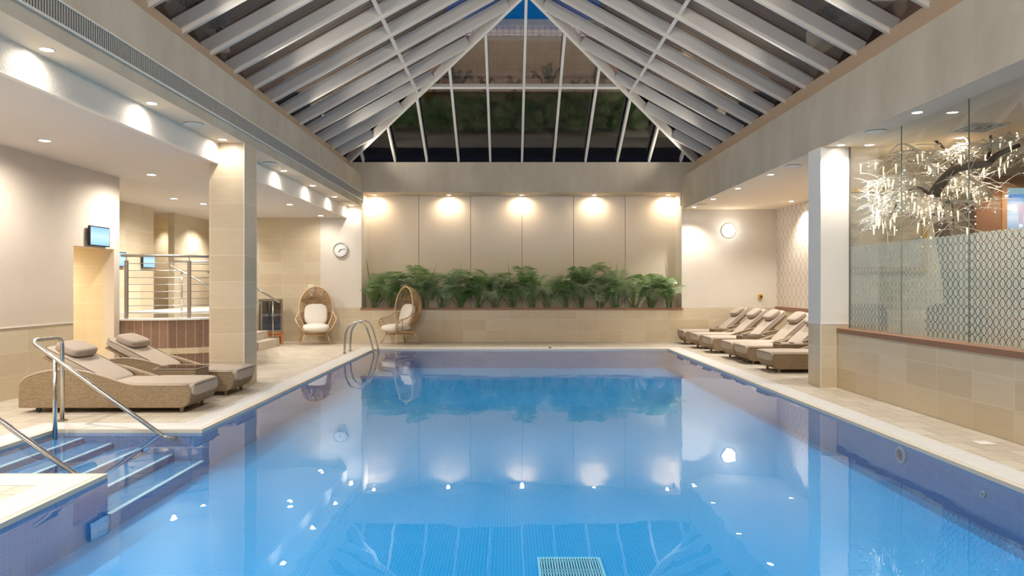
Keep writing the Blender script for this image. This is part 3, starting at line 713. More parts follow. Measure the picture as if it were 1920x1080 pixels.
# ------------------------------------------------------------------ egg chairs
def make_egg(label):
    t = thing('egg_chair', label, 'chair', group='rattan egg chairs')
    A, B, D, zc = .42, .58, .46, .88
    def lean(p): return (p[0], p[1] + (p[2] - .3) * .10, p[2])
    def shell(x, z):
        q = 1 - (x / A) ** 2 - ((z - zc) / B) ** 2
        return lean((x, D * sqrt(max(0, q)), z))
    ring = [lean((A * sin(q), 0, zc + B * cos(q))) for q in [2 * pi * i / 48 for i in range(48)]]
    MB().tube(ring, .02, 8, closed=True).out('rim', m_rattan2, t, smooth=True)
    q = MB()
    def chain(f, n, r, m=6): q.tube([f(i / n) for i in range(n + 1)], r * 1.15, m)
    for x0 in (-.21, 0, .21):
        h = B * sqrt(1 - (x0 / A) ** 2) * .995
        chain(lambda s_: shell(x0, zc + h * cos(pi * s_)), 20, .012)
    for z0 in (.52, .78, 1.13):
        h = A * sqrt(1 - ((z0 - zc) / B) ** 2) * .995
        chain(lambda s_: shell(-h * cos(pi * s_), z0), 20, .011)
    q.out('ribs', m_rattan, t, smooth=True)
    q = MB()
    for i in range(1, 30):
        x0 = -A + 2 * A * i / 30
        h = B * sqrt(1 - (x0 / A) ** 2)
        z1 = min(1.13, zc + h * .98); z0 = max(.40, zc - h * .98)
        chain(lambda s_: shell(x0, z0 + (z1 - z0) * s_), 12, .0075, 5)
    for c0 in (-.105, .105, -.30, .30):
        for r in (.03, .055, .08):
            if abs(c0) > .2 and r > .06: continue
            chain(lambda s_: shell(c0 + r * cos(pi * s_), 1.13 + r * 2.4 * sin(pi * s_)), 12, .008, 5)
    for i in range(14):
        z0 = .34 + .033 * i
        h = A * sqrt(max(.01, 1 - ((z0 - zc) / B) ** 2)) * .99
        chain(lambda s_: shell(-h * cos(pi * s_), z0), 16, .009, 5)
    for i in range(10):
        ph = .12 + .11 * i
        chain(lambda s_: lean((A * sin(-1.2 + 2.4 * s_) * cos(ph), D * sin(ph), zc + B * cos(-1.2 + 2.4 * s_) * cos(ph))), 16, .0075, 5)
    q.out('woven_strands', m_rattan, t, smooth=True)
    for s_ in (-1, 1):
        a = smooth_path([(s_ * .42, .07, .84), (s_ * .46, -.05, .72), (s_ * .50, -.22, .66), (s_ * .49, -.36, .63), (s_ * .45, -.43, .54), (s_ * .38, -.41, .42), (s_ * .28, -.34, .335), (s_ * .15, -.28, .32)], 4)
        am = MB().tube(a, .016, 8).out('armrest', m_rattan2, t, smooth=True)
        b = MB()
        for i in range(8):
            z0 = .37 + .04 * i
            fr = min(a[8:], key=lambda p: abs(p.z - z0))
            h = A * sqrt(max(.01, 1 - ((z0 - zc) / B) ** 2))
            b.tube(smooth_path([fr, (s_ * (max(h, .3) + .05), -.15, z0), lean((s_ * h, .02, z0))], 4), .006, 5)
        for p0, p1 in ((a[10], (s_ * .40, -.22, .36)), (a[14], (s_ * .36, -.33, .36))): b.tube([p0, p1], .009, 6)
        b.out('arm_strands', m_rattan, am, smooth=True)
    base = [(.33 * cos(q_), -.05 + .31 * sin(q_), .315) for q_ in [2 * pi * i / 28 for i in range(28)]]
    MB().tube(base, .02, 8, closed=True).tube([(.33 * x, -.05 + .27 * y, .24) for x, y in ((-.85, -.85), (.85, -.85), (.85, .85), (-.85, .85))], .012, 6, closed=True).out('base_ring', m_rattan2, t, smooth=True)
    for sx in (-1, 1):
        for y0, y1 in ((-.28, -.40), (.18, .32)):
            MB().tube([(sx * .24, y0, .32), (sx * .37, y1, 0)], [.019, .013], 8).out('leg', m_rattan2, t, smooth=True)
    xf = Mx.Translation((0, -.17, .42)) @ Mx.Rotation(R(3), 4, 'X')
    MB().rbox((0, 0, 0), (.66, .70, .20), 2.8, 14, xf).out('seat_cushion', m_ivory, t, smooth=True)
    xf = Mx.Translation((0, .16, .74)) @ Mx.Rotation(R(-16), 4, 'X')
    MB().rbox((0, 0, 0), (.58, .17, .56), 3.2, 14, xf).out('back_cushion', m_ivory, t, smooth=True)
    return t
e1 = make_egg('honey rattan egg chair with ivory cushions, facing forward, below the wall clock'); e1.location = (-4.93, 17.85, 0); e1.rotation_euler.z = R(16)
e2 = dup(e1, (-2.74, 17.88, 0), R(-50), 'honey rattan egg chair with ivory cushions turned sideways before the palm planter')

# ------------------------------------------------------------------ pool ladder and handrails
ld_ = thing('pool_ladder', 'polished steel pool ladder arching over the far left pool edge', 'ladder', (-3.3, 15.56, 0))
for s_ in (-.28, .28):
    pth = smooth_path([(-.30, s_, 0), (-.285, s_, .30), (-.25, s_, .50), (-.16, s_, .63), (-.02, s_, .685), (.10, s_, .655), (.19, s_, .54), (.27, s_, .30), (.345, s_, 0), (.40, s_, -.3), (.41, s_, -.42)], 5)
    r_ = MB().tube(pth, .021, 10).out('rail', m_steel, ld_, smooth=True)
    MB().lathe([(.045, .005), (.045, .012), (.024, .02)], 16, (-.30, s_, 0)).out('flange', m_steel, r_)
for z in (-.16, -.36): MB().box(.36, .43, -.27, .27, z - .012, z + .012).out('tread', m_steel, ld_)
def handrail(name, label, y, sgn):
    t = thing(name, label, 'handrail', (-4.9, y, 0))
    p0 = (0, sgn * .56, 0)
    pts = [p0, (0, sgn * .56, .915), (.03, 0, .925), (1.38, 0, -.045), (1.46, 0, -.075), (1.48, sgn * .075, -.08)]
    path = fillet(pts, .11, 8)
    MB().tube(path, .0215, 12).out('rail', m_steel, t, smooth=True)
    MB().tube([(.285, 0, .735), (.285, 0, -.085)], .0215, 12).out('post', m_steel, t, smooth=True)
    MB().lathe([(.055, .005), (.055, .012), (.026, .02)], 16, p0).out('flange', m_dsteel, t)
    return t
handrail('pool_handrail', 'steel handrail in front of the nearest left lounger, sloping down into the pool steps', 7.10, 1)
handrail('pool_handrail', 'steel handrail at the left edge of the photo, near side of the pool steps', 5.66, -1)

# pool fittings
gr = thing('floor_grate', 'pale blue slotted drain grate on the pool bottom', 'grate', (.42, 4.70, PF))
m_gr = plain('pale_blue_grate', '8ccbe6', .5); m_grd = plain('grate_dark_slot', '0c3a66', .6)
MB().box(-.22, .22, -.22, .215, 0, .006).out('recess', m_grd, gr)
q = MB().box(-.22, .22, .195, .215, .006, .02).box(-.22, .22, -.22, -.2, .006, .02).box(-.22, -.205, -.2, .195, .006, .02).box(.205, .22, -.2, .195, .006, .02)
for z in (.15, .0, -.05): q.box(-.205, .205, z - .006, z + .006, .006, .02)
for i in range(22): q.box(-.2 + .0186 * i, -.2 + .0186 * i + .0095, -.2, .195, .006, .02)
q.out('slotted_cover', m_gr, gr)
def inlet(loc, r, label, lens):
    t = thing('pool_inlet', label, 'pool fitting', loc)
    xf = Mx.Rotation(-pi / 2, 4, 'Y')
    MB().lathe([(r * .62, .002), (r, .002), (r * .96, .014), (r * .66, .02)], 28, xf=xf, ring=True).out('ring', plain('pool_fitting_ring', '7fa6c0', .4), t, smooth=True)
    MB().lathe([(0, .004), (r * .62, .004), (r * .5, .014), (0, .018)], 28, xf=xf).out('lens', lens, t, smooth=True)
inlet((PX1 - .001, 6.66, -.135), .085, 'round pool fitting with dark violet lens on the right pool side', plain('violet_lens', '3a3566', .2))
inlet((PX1 - .001, 5.5, -.16), .028, 'small round jet on the right pool side nearest the camera', plain('grey_jet', '4e6f86', .3))
dc = MB().box(-.075, .075, -.075, .075, .001, .006).out('drain_cover', m_white, bevel=.002); dc.location = (4.47, 6.57, 0); tag(dc, 'small white square drain cover in the deck tiles below the glass screen', 'drain cover')
cdn = MB().lathe([(0, .02), (.03, .02), (.035, 0)], 12).out('edge_knob', m_black); cdn.location = (.98, PY1 + .16, .004); tag(cdn, 'tiny black knob on the far pool edge in front of the planter wall', 'knob')

# ------------------------------------------------------------------ raised spa
PZ = .93
out_l = [(-6.56, 11.64), (-6.2, 11.64), (-5.7, 11.74), (-5.3, 11.92), (-5.0, 12.2), (-4.92, 12.7), (-5.1, 13.5), (-5.5, 14.8), (-5.9, 15.82), (-6.84, 15.82), (-6.84, 18.43), (-8.22, 18.43), (-8.22, 11.64)]
sp_ = thing('spa', 'raised spa pool clad in brown marble strips with a cream band', 'spa pool', (-6.5, 13, 0), kind='structure')
def ro(pts): return [(x + 6.5, y - 13) for x, y in pts]
def inset(k): return [(-7 + (x + 7) * k, 14.2 + (y - 14.2) * k) for x, y in out_l]
MB().prism(ro(out_l), 'z', 0, .33).out('lower_cladding', m_brown_tile, sp_)
MB().prism(ro(inset(1.003)), 'z', .33, .43).out('cream_band', m_cream_band, sp_)
MB().prism(ro(out_l), 'z', .43, PZ - .03).out('upper_cladding', m_brown_tile, sp_)
rimp = out_l
hole = [(-8.2, 11.95), (-6.2, 11.95), (-5.75, 12.05), (-5.35, 12.35), (-5.25, 12.8), (-5.5, 13.7), (-5.85, 14.7), (-6.9, 14.9), (-8.2, 14.9)]
bmx = bmesh.new()
def fillring(mb, outer, inner, z0, z1):
    b2 = bmesh.new()
    vo = [b2.verts.new((x, y, z1)) for x, y in outer]; vi = [b2.verts.new((x, y, z1)) for x, y in inner]
    eo = [b2.edges.new((vo[i], vo[(i + 1) % len(vo)])) for i in range(len(vo))]; ei = [b2.edges.new((vi[i], vi[(i + 1) % len(vi)])) for i in range(len(vi))]
    bmesh.ops.triangle_fill(b2, use_beauty=True, edges=eo + ei)
    r = bmesh.ops.extrude_face_region(b2, geom=b2.faces[:])
    for v in [g for g in r['geom'] if isinstance(g, bmesh.types.BMVert)]: v.co.z = z0
    b2.verts.index_update()
    mb.add([v.co.copy() for v in b2.verts], [[v.index for v in f_.verts] for f_ in b2.faces]); b2.free()
    return mb
fillring(MB(), ro(inset(1.008)), ro(hole), PZ - .03, PZ).out('mosaic_rim', m_wmosaic, sp_)
wv = MB().prism(ro(hole), 'z', PZ - .035, PZ - .02).out('spa_water', m_water, sp_)
MB().prism(ro([(x, y) for x, y in hole]), 'z', PZ - .045, PZ - .04).out('spa_floor', plain('spa_pale_mosaic', 'dfe9ea', .5), sp_)
# steps up to the spa
ss = thing('spa_steps', 'beige tiled steps climbing to the raised spa behind the column', 'steps', (-6.2, 16.6, 0), kind='structure')
for k in range(4):
    MB().box(-.62, .52 - .29 * k, -.76, .7, .186 * k, .186 * (k + 1)).out('step', m_floor, ss)
# railing along the spa front
rl = thing('spa_railing', 'brushed steel railing with horizontal bars along the raised spa', 'railing', (-6.42, 11.72, PZ))
pth = [(-6.50, 11.72), (-6.42, 11.72), (-5.95, 11.80), (-5.48, 11.97), (-5.18, 12.22), (-5.06, 12.6), (-5.15, 13.1)]
pr = [(x + 6.42, y - 11.72) for x, y in pth]
MB().tube(smooth_path([(x, y, 1.06) for x, y in pr], 5), .024, 10).out('handrail', m_dsteel, rl, smooth=True)
for k in range(8): MB().tube(smooth_path([(x, y, .10 + .118 * k) for x, y in pr[1:]], 5), .0065, 6).out('bar', m_dsteel, rl, smooth=True)
for i in (1, 3, 5):
    x, y = pr[i]
    p = MB().box(x - .028, x + .028, y - .018, y + .018, .001, .98).out('post', m_dsteel, rl, bevel=.004)
    MB().tube([(x, y, .98), (x, y, 1.04)], .009, 8).out('bracket', m_dsteel, p)
# looped handrail going into the spa
h2 = thing('spa_handrail', 'looped steel handrail rising from the spa water behind the railing', 'handrail', (-7.17, 15.3, PZ - .02))
q = fillet([(1.2, 0, 1.10), (-.24, 0, 1.10), (-.24, .0, 1.02), (.95, 0, .37), (1.05, 0, .32)], .05, 6)
MB().tube(q, .024, 10).out('rail', m_steel, h2, smooth=True)
MB().tube([(0, 0, .02), (0, 0, .88)], .02, 10).out('post', m_steel, h2, smooth=True)
MB().tube([(.95, 0, .02), (.95, 0, 1.1)], .02, 10).out('post', m_steel, h2, smooth=True)
for nm, y, x_, lb in (('stair_handrail', 17.2, -5.65, 'steel stair handrail in front of the glass fronted cabinet'), ('stair_handrail', 16.1, -5.74, 'steel stair handrail end just showing right of the tiled column')):
    t = thing(nm, lb, 'handrail', (x_, y, .186))
    MB().tube([(-1.2, 0, 1.62), (.0, 0, .885)], .024, 10).out('rail', m_steel, t, smooth=True)
    MB().tube([(-.16, 0, .001), (-.16, 0, .96)], .018, 10).out('post', m_steel, t, smooth=True)
    MB().tube([(-1.0, 0, .57), (-1.0, 0, 1.5)], .018, 10).out('post', m_steel, t, smooth=True)

# ------------------------------------------------------------------ small wall things
def screen(loc, label):
    t = thing('wall_screen', label, 'screen', loc, 0, 'small blue screens')
    MB().box(.03, .065, -.265, .265, -.155, .155).out('bezel', m_black, t, bevel=.004)
    MB().box(.0655, .067, -.25, .25, -.138, .138).out('display', m_screen, t)
    MB().box(0.001, .03, -.1, .1, -.08, .08).out('bracket', m_black, t)
    return t
sc1 = screen((LX, 10.96, 2.255), 'small blue wall screen above the doorway on the left wall')
dup(sc1, (SX, 15.87, 2.04), 0, 'small blue screen on the tiled spa wall, seen through the railing')
dup(sc1, (SX, 14.66, 2.04), 0, 'small blue screen half hidden by the end of the left wall')
ck = thing('wall_clock', 'round white wall clock with grey rim on the cream wall', 'clock', (at(639, 468.5, YB).x, YB - .001, at(639, 468.5, YB).z))
xf = Mx.Rotation(pi / 2, 4, 'X')
m_crim = plain('grey_clock_rim', 'a7a5a0', .35); m_cface = plain('clock_face', 'eceae6', .5); m_hand = plain('dark_clock_hand', '45454a', .5)
MB().lathe([(.17, .001), (.19, .001), (.195, .03), (.19, .055), (.178, .06), (.174, .04)], 40, xf=xf, ring=True).out('rim', m_crim, ck, smooth=True)
MB().lathe([(0, .002), (.172, .002), (.172, .04), (0, .04)], 40, xf=xf).out('face', m_cface, ck)
q = MB()
for i in range(12):
    a = 2 * pi * i / 12; q.beam((.135 * sin(a), -.042, .135 * cos(a)), (.155 * sin(a), -.042, .155 * cos(a)), .012, .002, (0, -1, 0))
q.out('hour_marks', m_hand, ck)
for nm, a, l_, w_ in (('hour_hand', 2 * pi * 7.2 / 12, .085, .014), ('minute_hand', 2 * pi * 13 / 60, .13, .010)):
    MB().beam((-.02 * sin(a), -.046, -.02 * cos(a)), (l_ * sin(a), -.046, l_ * cos(a)), w_, .003, (0, -1, 0)).out(nm, m_hand, ck)
p = at(584, 543, YB); dp = thing('wall_dispenser', 'small white dispenser on the tiled back wall left of the egg chair', 'dispenser', (p.x, YB - .001, p.z))
MB().box(-.075, .075, -.10, 0, -.06, .13).out('housing', m_white, dp, bevel=.02)
MB().box(-.06, .06, -.08, 0, -.2, -.062).out('lower_tray', m_white, dp, bevel=.015)
p = at(1365.5, 432.5, YB); wl = thing('wall_light', 'round glowing bulkhead lamp on the white back wall', 'wall light', (p.x, YB - .001, p.z))
MB().lathe([(.165, .001), (.185, .001), (.185, .03), (.165, .03)], 36, xf=xf, ring=True).out('base', m_white, wl)
MB().lathe([(.175, .03), (.172, .05), (.13, .075), (.07, .088), (0, .092)], 36, xf=xf).out('diffuser', glow('bulkhead_diffuser', (1, .98, .95, 1), 6), wl, smooth=True)
pl_ = bpy.data.lights.new('bulkhead_glow', 'POINT'); pl_.energy = 5; pl_.shadow_soft_size = .1; o = bpy.data.objects.new('bulkhead_glow', pl_); COL.objects.link(o); o.parent = wl; o.location = (0, -.25, 0)
p = at(1425, 556, YB); eb_ = thing('emergency_button', 'small yellow emergency button box low on the white back wall', 'button', (p.x, YB - .001, p.z))
MB().box(-.05, .05, -.06, 0, -.06, .06).out('box', plain('signal_yellow', 'cfa32a', .4), eb_, bevel=.008)
MB().lathe([(0, .062), (.014, .062), (.016, .078), (.03, .082), (.03, .094), (0, .1)], 16, xf=xf).out('push_button', plain('dark_red', '6b2a1c', .4), eb_)
# glass fronted cabinet on a wooden stand
cb = thing('display_cabinet', 'small dark cabinet with a glass front on a wooden stand by the steps', 'cabinet', (-6.06, 17.78, .315), R(24))
MB().box(-.27, .27, -.19, .22, 0, .03).box(-.27, .27, -.19, .22, .80, .83).box(-.27, -.24, -.19, .22, .03, .80).box(.24, .27, -.19, .22, .03, .80).box(-.24, .24, .19, .22, .03, .80).out('carcass', plain('dark_cabinet', '2b221d', .4), cb)
d_ = MB().box(-.27, -.22, -.21, -.191, 0, .83).box(.22, .27, -.21, -.191, 0, .83).box(-.22, .22, -.21, -.191, .78, .83).box(-.22, .22, -.21, -.191, 0, .05).out('door_frame', plain('bronze_frame', '8a7a66', .35, metal=.5), cb)
MB().box(-.22, .22, -.203, -.197, .05, .78).out('glass', clear('cabinet_glass', .25, (.5, .5, .55, 1)), d_)
for z in (.28, .54): MB().box(-.238, .238, -.17, .188, z, z + .012).out('shelf', m_dsteel, cb)
m_bot = plain('white_bottle', 'cfd3da', .4)
def bottle(x, z, h, lb):
    xw = Mx.Translation(cb.location) @ Mx.Rotation(R(24), 4, 'Z')
    o = MB().lathe([(0, 0), (.03, 0), (.032, h * .6), (.014, h * .75), (.014, h), (0, h)], 12).out('bottle', m_bot, smooth=True)
    o.location = xw @ V((x, -.08, z)); tag(o, lb, 'bottle')
bottle(-.08, .031, .18, 'white bottle on the lowest cabinet shelf, left of the pair'); bottle(.08, .031, .15, 'white bottle on the lowest cabinet shelf, right of the pair')
bottle(.1, .293, .13, 'white bottle alone on the middle cabinet shelf')
sd_ = thing('wooden_stand', 'orange wooden stand below the dark glass fronted cabinet', 'stand', (-6.06, 17.78, 0), R(24))
MB().box(-.28, .28, -.21, .22, .27, .312).out('top', m_orange, sd_, bevel=.004)
for x in (-.25, .25):
    for y in (-.18, .19): MB().box(x - .025, x + .025, y - .025, y + .025, 0, .27).out('leg', m_orange, sd_)
MB().box(-.24, .24, -.19, -.165, .2, .27).out('apron', m_orange, sd_)

for x in (-3.4, .35, 4.1): quiet(lamp('near_beam_fill', (x, 1.7, 4.6), LAMP_W * 2.4, 100, 1, (1, .96, .92), .12, (R(103), 0, 0)))  # unseen spots added at the near beam to brighten rafters and back beam

# ------------------------------------------------------------------ palms in the niche planter
def frond_mesh(i):
    r = random.Random(40 + i)
    Lf = r.uniform(.95, 1.3); a0 = r.uniform(.03, .15); a1 = r.uniform(1.3, 2.7); n = 16
    pts = [V((0, 0, 0))]; tang = []
    for k in range(n):
        q = k / (n - 1); a = a0 + (a1 - a0) * q ** 1.7
        tang.append(V((sin(a), 0, cos(a)))); pts.append(pts[-1] + tang[-1] * (Lf / n))
    mb = MB(); mb.tube(pts[:-1], [.0085 * (1 - .8 * k / n) for k in range(n)], 4)
    M = 36
    for k in range(M):
        q = .30 + .70 * k / (M - 1); f = q * (n - 1); i0 = min(int(f), n - 2); t_ = f - i0
        p = pts[i0].lerp(pts[i0 + 1], t_); T = tang[i0]
        ll = (.32 * sin(pi * (.12 + .80 * (k / (M - 1)))) + .06) * r.uniform(.85, 1.1); nrm = V((-T.z, 0, T.x)) * -1
        up = V((T.z, 0, -T.x)) * -1
        for sd in (-1, 1):
            d = (V((0, sd, 0)) * .80 + T * .62 + up * .22).normalized()
            wv = T * .0085
            b = p + d * ll * .45 + up * .01; e = p + d * ll + V((0, 0, -1)) * ll * r.uniform(.18, .42)
            c = len(mb.v)
            mb.add([p - wv * .5, p + wv * .5, b + wv, b - wv, e], [(0, 1, 2, 3), (3, 2, 4)])
    o = mb.out('frond', m_leaf, fix=False); me = o.data; bpy.data.objects.remove(o); return me
FR = [frond_mesh(i) for i in range(9)]
def stem_mesh(i):
    r = random.Random(90 + i)
    o = MB().tube(smooth_path([(0, 0, 0), (r.uniform(-.02, .02), r.uniform(-.02, .02), .2), (r.uniform(-.06, .06), r.uniform(-.05, .05), .42)], 3), [.016] * 6 + [.009], 6).out('stem', m_stem, smooth=True)
    me = o.data; bpy.data.objects.remove(o); return me
STM = [stem_mesh(i) for i in range(4)]
def spear_mesh():
    o = MB().tube([(0, 0, 0), (.02, 0, .45), (.03, 0, .75), (.05, 0, 1.0)], [.008, .012, .011, .002], 5).out('spear_leaf', m_leaf, smooth=True)
    me = o.data; bpy.data.objects.remove(o); return me
SPR = spear_mesh()
px = [700, 734, 796, 828, 863, 897, 928.6, 962, 996, 1026, 1060, 1090, 1125, 1153, 1189, 1221, 1254]
words_ = ['first', 'second', 'third', 'fourth', 'fifth', 'sixth', 'seventh', 'eighth', 'ninth', 'tenth', 'eleventh', 'twelfth', 'thirteenth', 'fourteenth', 'fifteenth', 'sixteenth', 'last']
for i, x in enumerate(px):
    r = random.Random(300 + i); Y = YB + r.uniform(.26, .42)
    t = thing('areca_palm', 'green areca palm, %s from the left end of the niche planter' % words_[i], 'palm', ((x - 954) * Y / F_PX, Y, .825), 0, 'areca palms in the niche planter')
    for k in range(4):
        o = bpy.data.objects.new('stem', STM[k]); COL.objects.link(o); o.parent = t
        o.location = (r.uniform(-.07, .07), r.uniform(-.06, .06), 0); o.rotation_euler = (r.uniform(-.2, .2), r.uniform(-.2, .2), r.uniform(0, 6))
    nf = r.randint(13, 17); sc_ = r.uniform(1.12, 1.4)
    for k in range(nf):
        for tries in range(40):
            me = FR[r.randrange(9)]; a = r.uniform(0, 2 * pi); lean = r.uniform(-.05, .55); q = sc_ * r.uniform(.6, 1.08)
            if sin(a) > .3: lean = r.uniform(-.1, .08); q *= .85
            M_ = Mx.Translation((.05 * cos(a), .05 * sin(a), r.uniform(-.02, .1))) @ Mx.Rotation(a, 4, 'Z') @ Mx.Rotation(lean, 4, 'Y') @ Mx.Diagonal((q * .82, q * .9, q, 1))
            ok = True
            for vi_ in range(0, len(me.vertices), 3):
                g = t.location + M_ @ me.vertices[vi_].co
                if g.y > YB + .72 or g.y < YB - .75 or ((g.x < BXL + .02 or g.x > BXR - .02) and g.y > YB - .03) or (g.z < .91 and YB - .05 < g.y < YB + .14) or g.z < .55: ok = False; break
            if ok: break
        if not ok: continue
        o = bpy.data.objects.new('frond', me); COL.objects.link(o); o.parent = t; o.matrix_local = M_
    if i in (0, 2, 4, 7, 13, 16):
        o = bpy.data.objects.new('spear_leaf', SPR); COL.objects.link(o); o.parent = t; o.location = (0, 0, .25)
        o.rotation_euler = (r.uniform(-.1, .2), r.uniform(-.45, .35), 0); q = r.uniform(.9, 1.25); o.scale = (1, 1, q)

# shrubs on the terrace beyond the roof
shm = None
for k in range(11):
    r = random.Random(600 + k); x = -4.2 + .9 * k + r.uniform(-.2, .2)
    t = thing('terrace_shrub', 'dark spiky terrace shrub beyond the end glazing, %s from the left' % words_[k], 'shrub', (x, 22.8, 7.6), 0, 'shrubs on the terrace beyond the roof')
    for j in range(9):
        o = bpy.data.objects.new('frond', FR[r.randrange(9)]); COL.objects.link(o); o.parent = t; q = r.uniform(.8, 1.1) * (1.3 if k % 3 == 0 else .8)
        o.scale = (q * .38, q * .38, q); o.rotation_euler = (0, r.uniform(0, .4), 2 * pi * j / 9)

# ------------------------------------------------------------------ inner lounge
pc = thing('framed_painting', 'large gold framed misty landscape painting on the inner lounge wall', 'painting', (5.98, 11.2, 2.37))
PW, PH = .70, .68
MB().box(-PW, PW, -.05, -.001, PH - .07, PH).box(-PW, PW, -.05, -.001, -PH, -PH + .07).box(-PW, -PW + .07, -.05, -.001, -PH + .07, PH - .07).box(PW - .07, PW, -.05, -.001, -PH + .07, PH - .07).out('frame', m_gold, pc, bevel=.01)
MB().box(-PW + .07, PW - .07, -.02, -.002, -PH + .07, PH - .07).out('canvas', m_art, pc)
MB().box(-PW + .07, PW - .07, -.026, -.0205, PH - .085, PH - .07).box(-PW + .07, PW - .07, -.026, -.0205, -PH + .07, -PH + .085).out('inner_bead', m_brown_bead if False else m_wood, pc)
# lit advert in a wood panelled unit
ad = thing('lit_advert', 'backlit blue advert with two cosmetic tubes in a brown wooden surround', 'advert', (8.0, 10.95, 2.2))
MB().box(-.75, -.36, -.12, .1, -2.18, .98).box(.5, 1.2, -.12, .1, -2.18, .98).box(-.36, .5, -.12, .1, .86, .98).box(-.36, .5, -.12, .1, -2.18, .1).out('wood_surround', m_wood, ad, bevel=.006)
MB().box(-.36, .5, -.14, -.1, .10, .16).box(-.36, .5, -.14, -.1, .80, .86).box(-.36, -.28, -.14, -.1, .16, .80).box(.42, .5, -.14, -.1, .16, .80).out('inner_frame', m_wood2, ad, bevel=.004)
m_ad, nt, b = mat('advert_picture')
tc = N(nt, 'ShaderNodeTexCoord'); sp = N(nt, 'ShaderNodeSeparateXYZ'); L(nt, tc.outputs['Generated'], sp.inputs[0])
cr = N(nt, 'ShaderNodeValToRGB'); e = cr.color_ramp.elements; e[0].color = hexc('7ea6cf'); e[1].color = hexc('8fb3bd')
for q, c_ in ((.28, 'cfe3f3'), (.36, 'b9d8f2'), (.55, 'e6f2fa'), (.70, '5fa3de'), (.82, '2f83d0'), (.87, '7fa9b8')): k = e.new(q); k.color = hexc(c_)
L(nt, sp.outputs[2], cr.inputs[0]); L(nt, cr.outputs[0], b.inputs['Emission Color']); b.inputs['Emission Strength'].default_value = .95; b.inputs['Base Color'].default_value = (.02, .02, .02, 1)
sc = MB().box(-.28, .42, -.11, -.1, .16, .80).out('picture', m_ad, ad)
m_tube = glow('advert_tube', hexc('8f87a8'), .7); m_cap = glow('advert_tube_cap', hexc('b8bcc8'), .7)
for x, h in ((-.05, .33), (.10, .42)):
    MB().prism([(x - .028, .24), (x + .028, .24), (x + .058, .24 + h * .95), (x - .058, .24 + h * .95)], 'y', -.1125, -.1105).out('printed_tube', m_tube, sc)
    MB().prism([(x - .028, .19), (x + .028, .19), (x + .028, .239), (x - .028, .239)], 'y', -.1125, -.1105).out('printed_cap', m_cap, sc)
# ceiling diffuser
cv = thing('ceiling_diffuser', 'square slotted air diffuser in the lounge ceiling above the lit tree', 'vent', (5.97, 8.87, CZR - .006))
q = MB()
for a, w2 in ((.24, .03), (.16, .025), (.08, .025)):
    q.box(-a, a, -a, -a + w2, -.012, 0).box(-a, a, a - w2, a, -.012, 0).box(-a, -a + w2, -a + w2, a - w2, -.012, 0).box(a - w2, a, -a + w2, a - w2, -.012, 0)
q.out('louvres', m_white, cv); MB().box(-.235, .235, -.235, .235, -.003, -.001).out('dark_throat', m_black, cv)
# lounge armchairs behind the film
def armchair(label):
    t = thing('armchair', label, 'armchair', group='dark armchairs behind the film')
    MB().rbox((0, 0, .40), (.62, .62, .18), 6, 8).out('seat', m_chairdark, t, smooth=True)
    MB().rbox((0, .30, .78), (.76, .16, .86), 6, 10).out('backrest', m_chairdark, t, smooth=True)
    for sx in (-1, 1):
        MB().rbox((sx * .38, 0, .46), (.14, .70, .44), 6, 8).out('arm', m_chairdark, t, smooth=True)
        for y in (-.26, .28): MB().lathe([(.015, .01), (.024, .26)], 8, (sx * .34, y, 0)).out('leg', m_wood, t)
    return t
ac = armchair('dark armchair behind the frosted film at the left end of the glass screen'); ac.location = (5.6, 10.45, 0); ac.rotation_euler.z = R(20)
dup(ac, (6.62, 10.3, 0), R(-25), 'dark armchair behind the frosted film right of the tree trunk')
dup(ac, (6.95, 8.6, 0), R(-60), 'dark armchair behind the third glass pane near the right edge')

# ------------------------------------------------------------------ lit winter tree
tr = thing('lit_winter_tree', 'dark bent tree with frosted twigs and glowing icicle lights behind the glass', 'tree', at(1788, 650, 9.4) * V((1, 1, 0)) if False else (5.99, 9.35, .01))
TO = V(tr.location)
def tp(px, py, Y): return at(px, py, Y) - TO
trunk = smooth_path([(0, 0, 0), tp(1786, 560, 9.4), tp(1778, 500, 9.45), tp(1768, 445, 9.5), tp(1759, 400, 9.55), tp(1752, 366, 9.55), tp(1766, 342, 9.5), tp(1790, 318, 9.4), tp(1822, 310, 9.25), tp(1850, 306, 9.1), tp(1868, 292, 8.95), tp(1892, 280, 8.8), tp(1912, 272, 8.7)], 5)
nn = len(trunk)
MB().tube(trunk, [.115 - .09 * (k / (nn - 1)) ** .9 for k in range(nn)], 12).out('trunk', m_bark, tr, smooth=True)
r = random.Random(5)
anch = []
br_def = [((1752, 366, 9.55), (1700, 330, 9.75), (1660, 345, 9.95), (1634, 385, 10.1)), ((1766, 342, 9.5), (1730, 292, 9.75), (1690, 270, 9.9), (1656, 300, 10.1)), ((1759, 400, 9.55), (1725, 378, 9.75), (1690, 385, 9.95), (1650, 420, 10.15)),
          ((1790, 318, 9.4), (1770, 278, 9.6), (1735, 255, 9.8), (1700, 262, 10.0)), ((1822, 310, 9.25), (1818, 272, 9.4), (1800, 250, 9.6), (1770, 246, 9.8)), ((1850, 306, 9.1), (1858, 262, 9.3), (1850, 240, 9.5), (1826, 238, 9.7)),
          ((1868, 292, 8.95), (1890, 250, 9.2), (1910, 235, 9.4), (1935, 240, 9.5)), ((1800, 316, 9.35), (1830, 340, 9.5), (1850, 350, 9.6), (1864, 375, 9.7)), ((1759, 400, 9.55), (1775, 378, 9.4), (1785, 385, 9.4), (1788, 430, 9.45)),
          ((1892, 280, 8.8), (1915, 262, 8.9), (1945, 268, 8.9), (1965, 290, 8.9)), ((1752, 372, 9.55), (1720, 352, 9.6), (1690, 368, 9.75), (1668, 410, 9.9))]
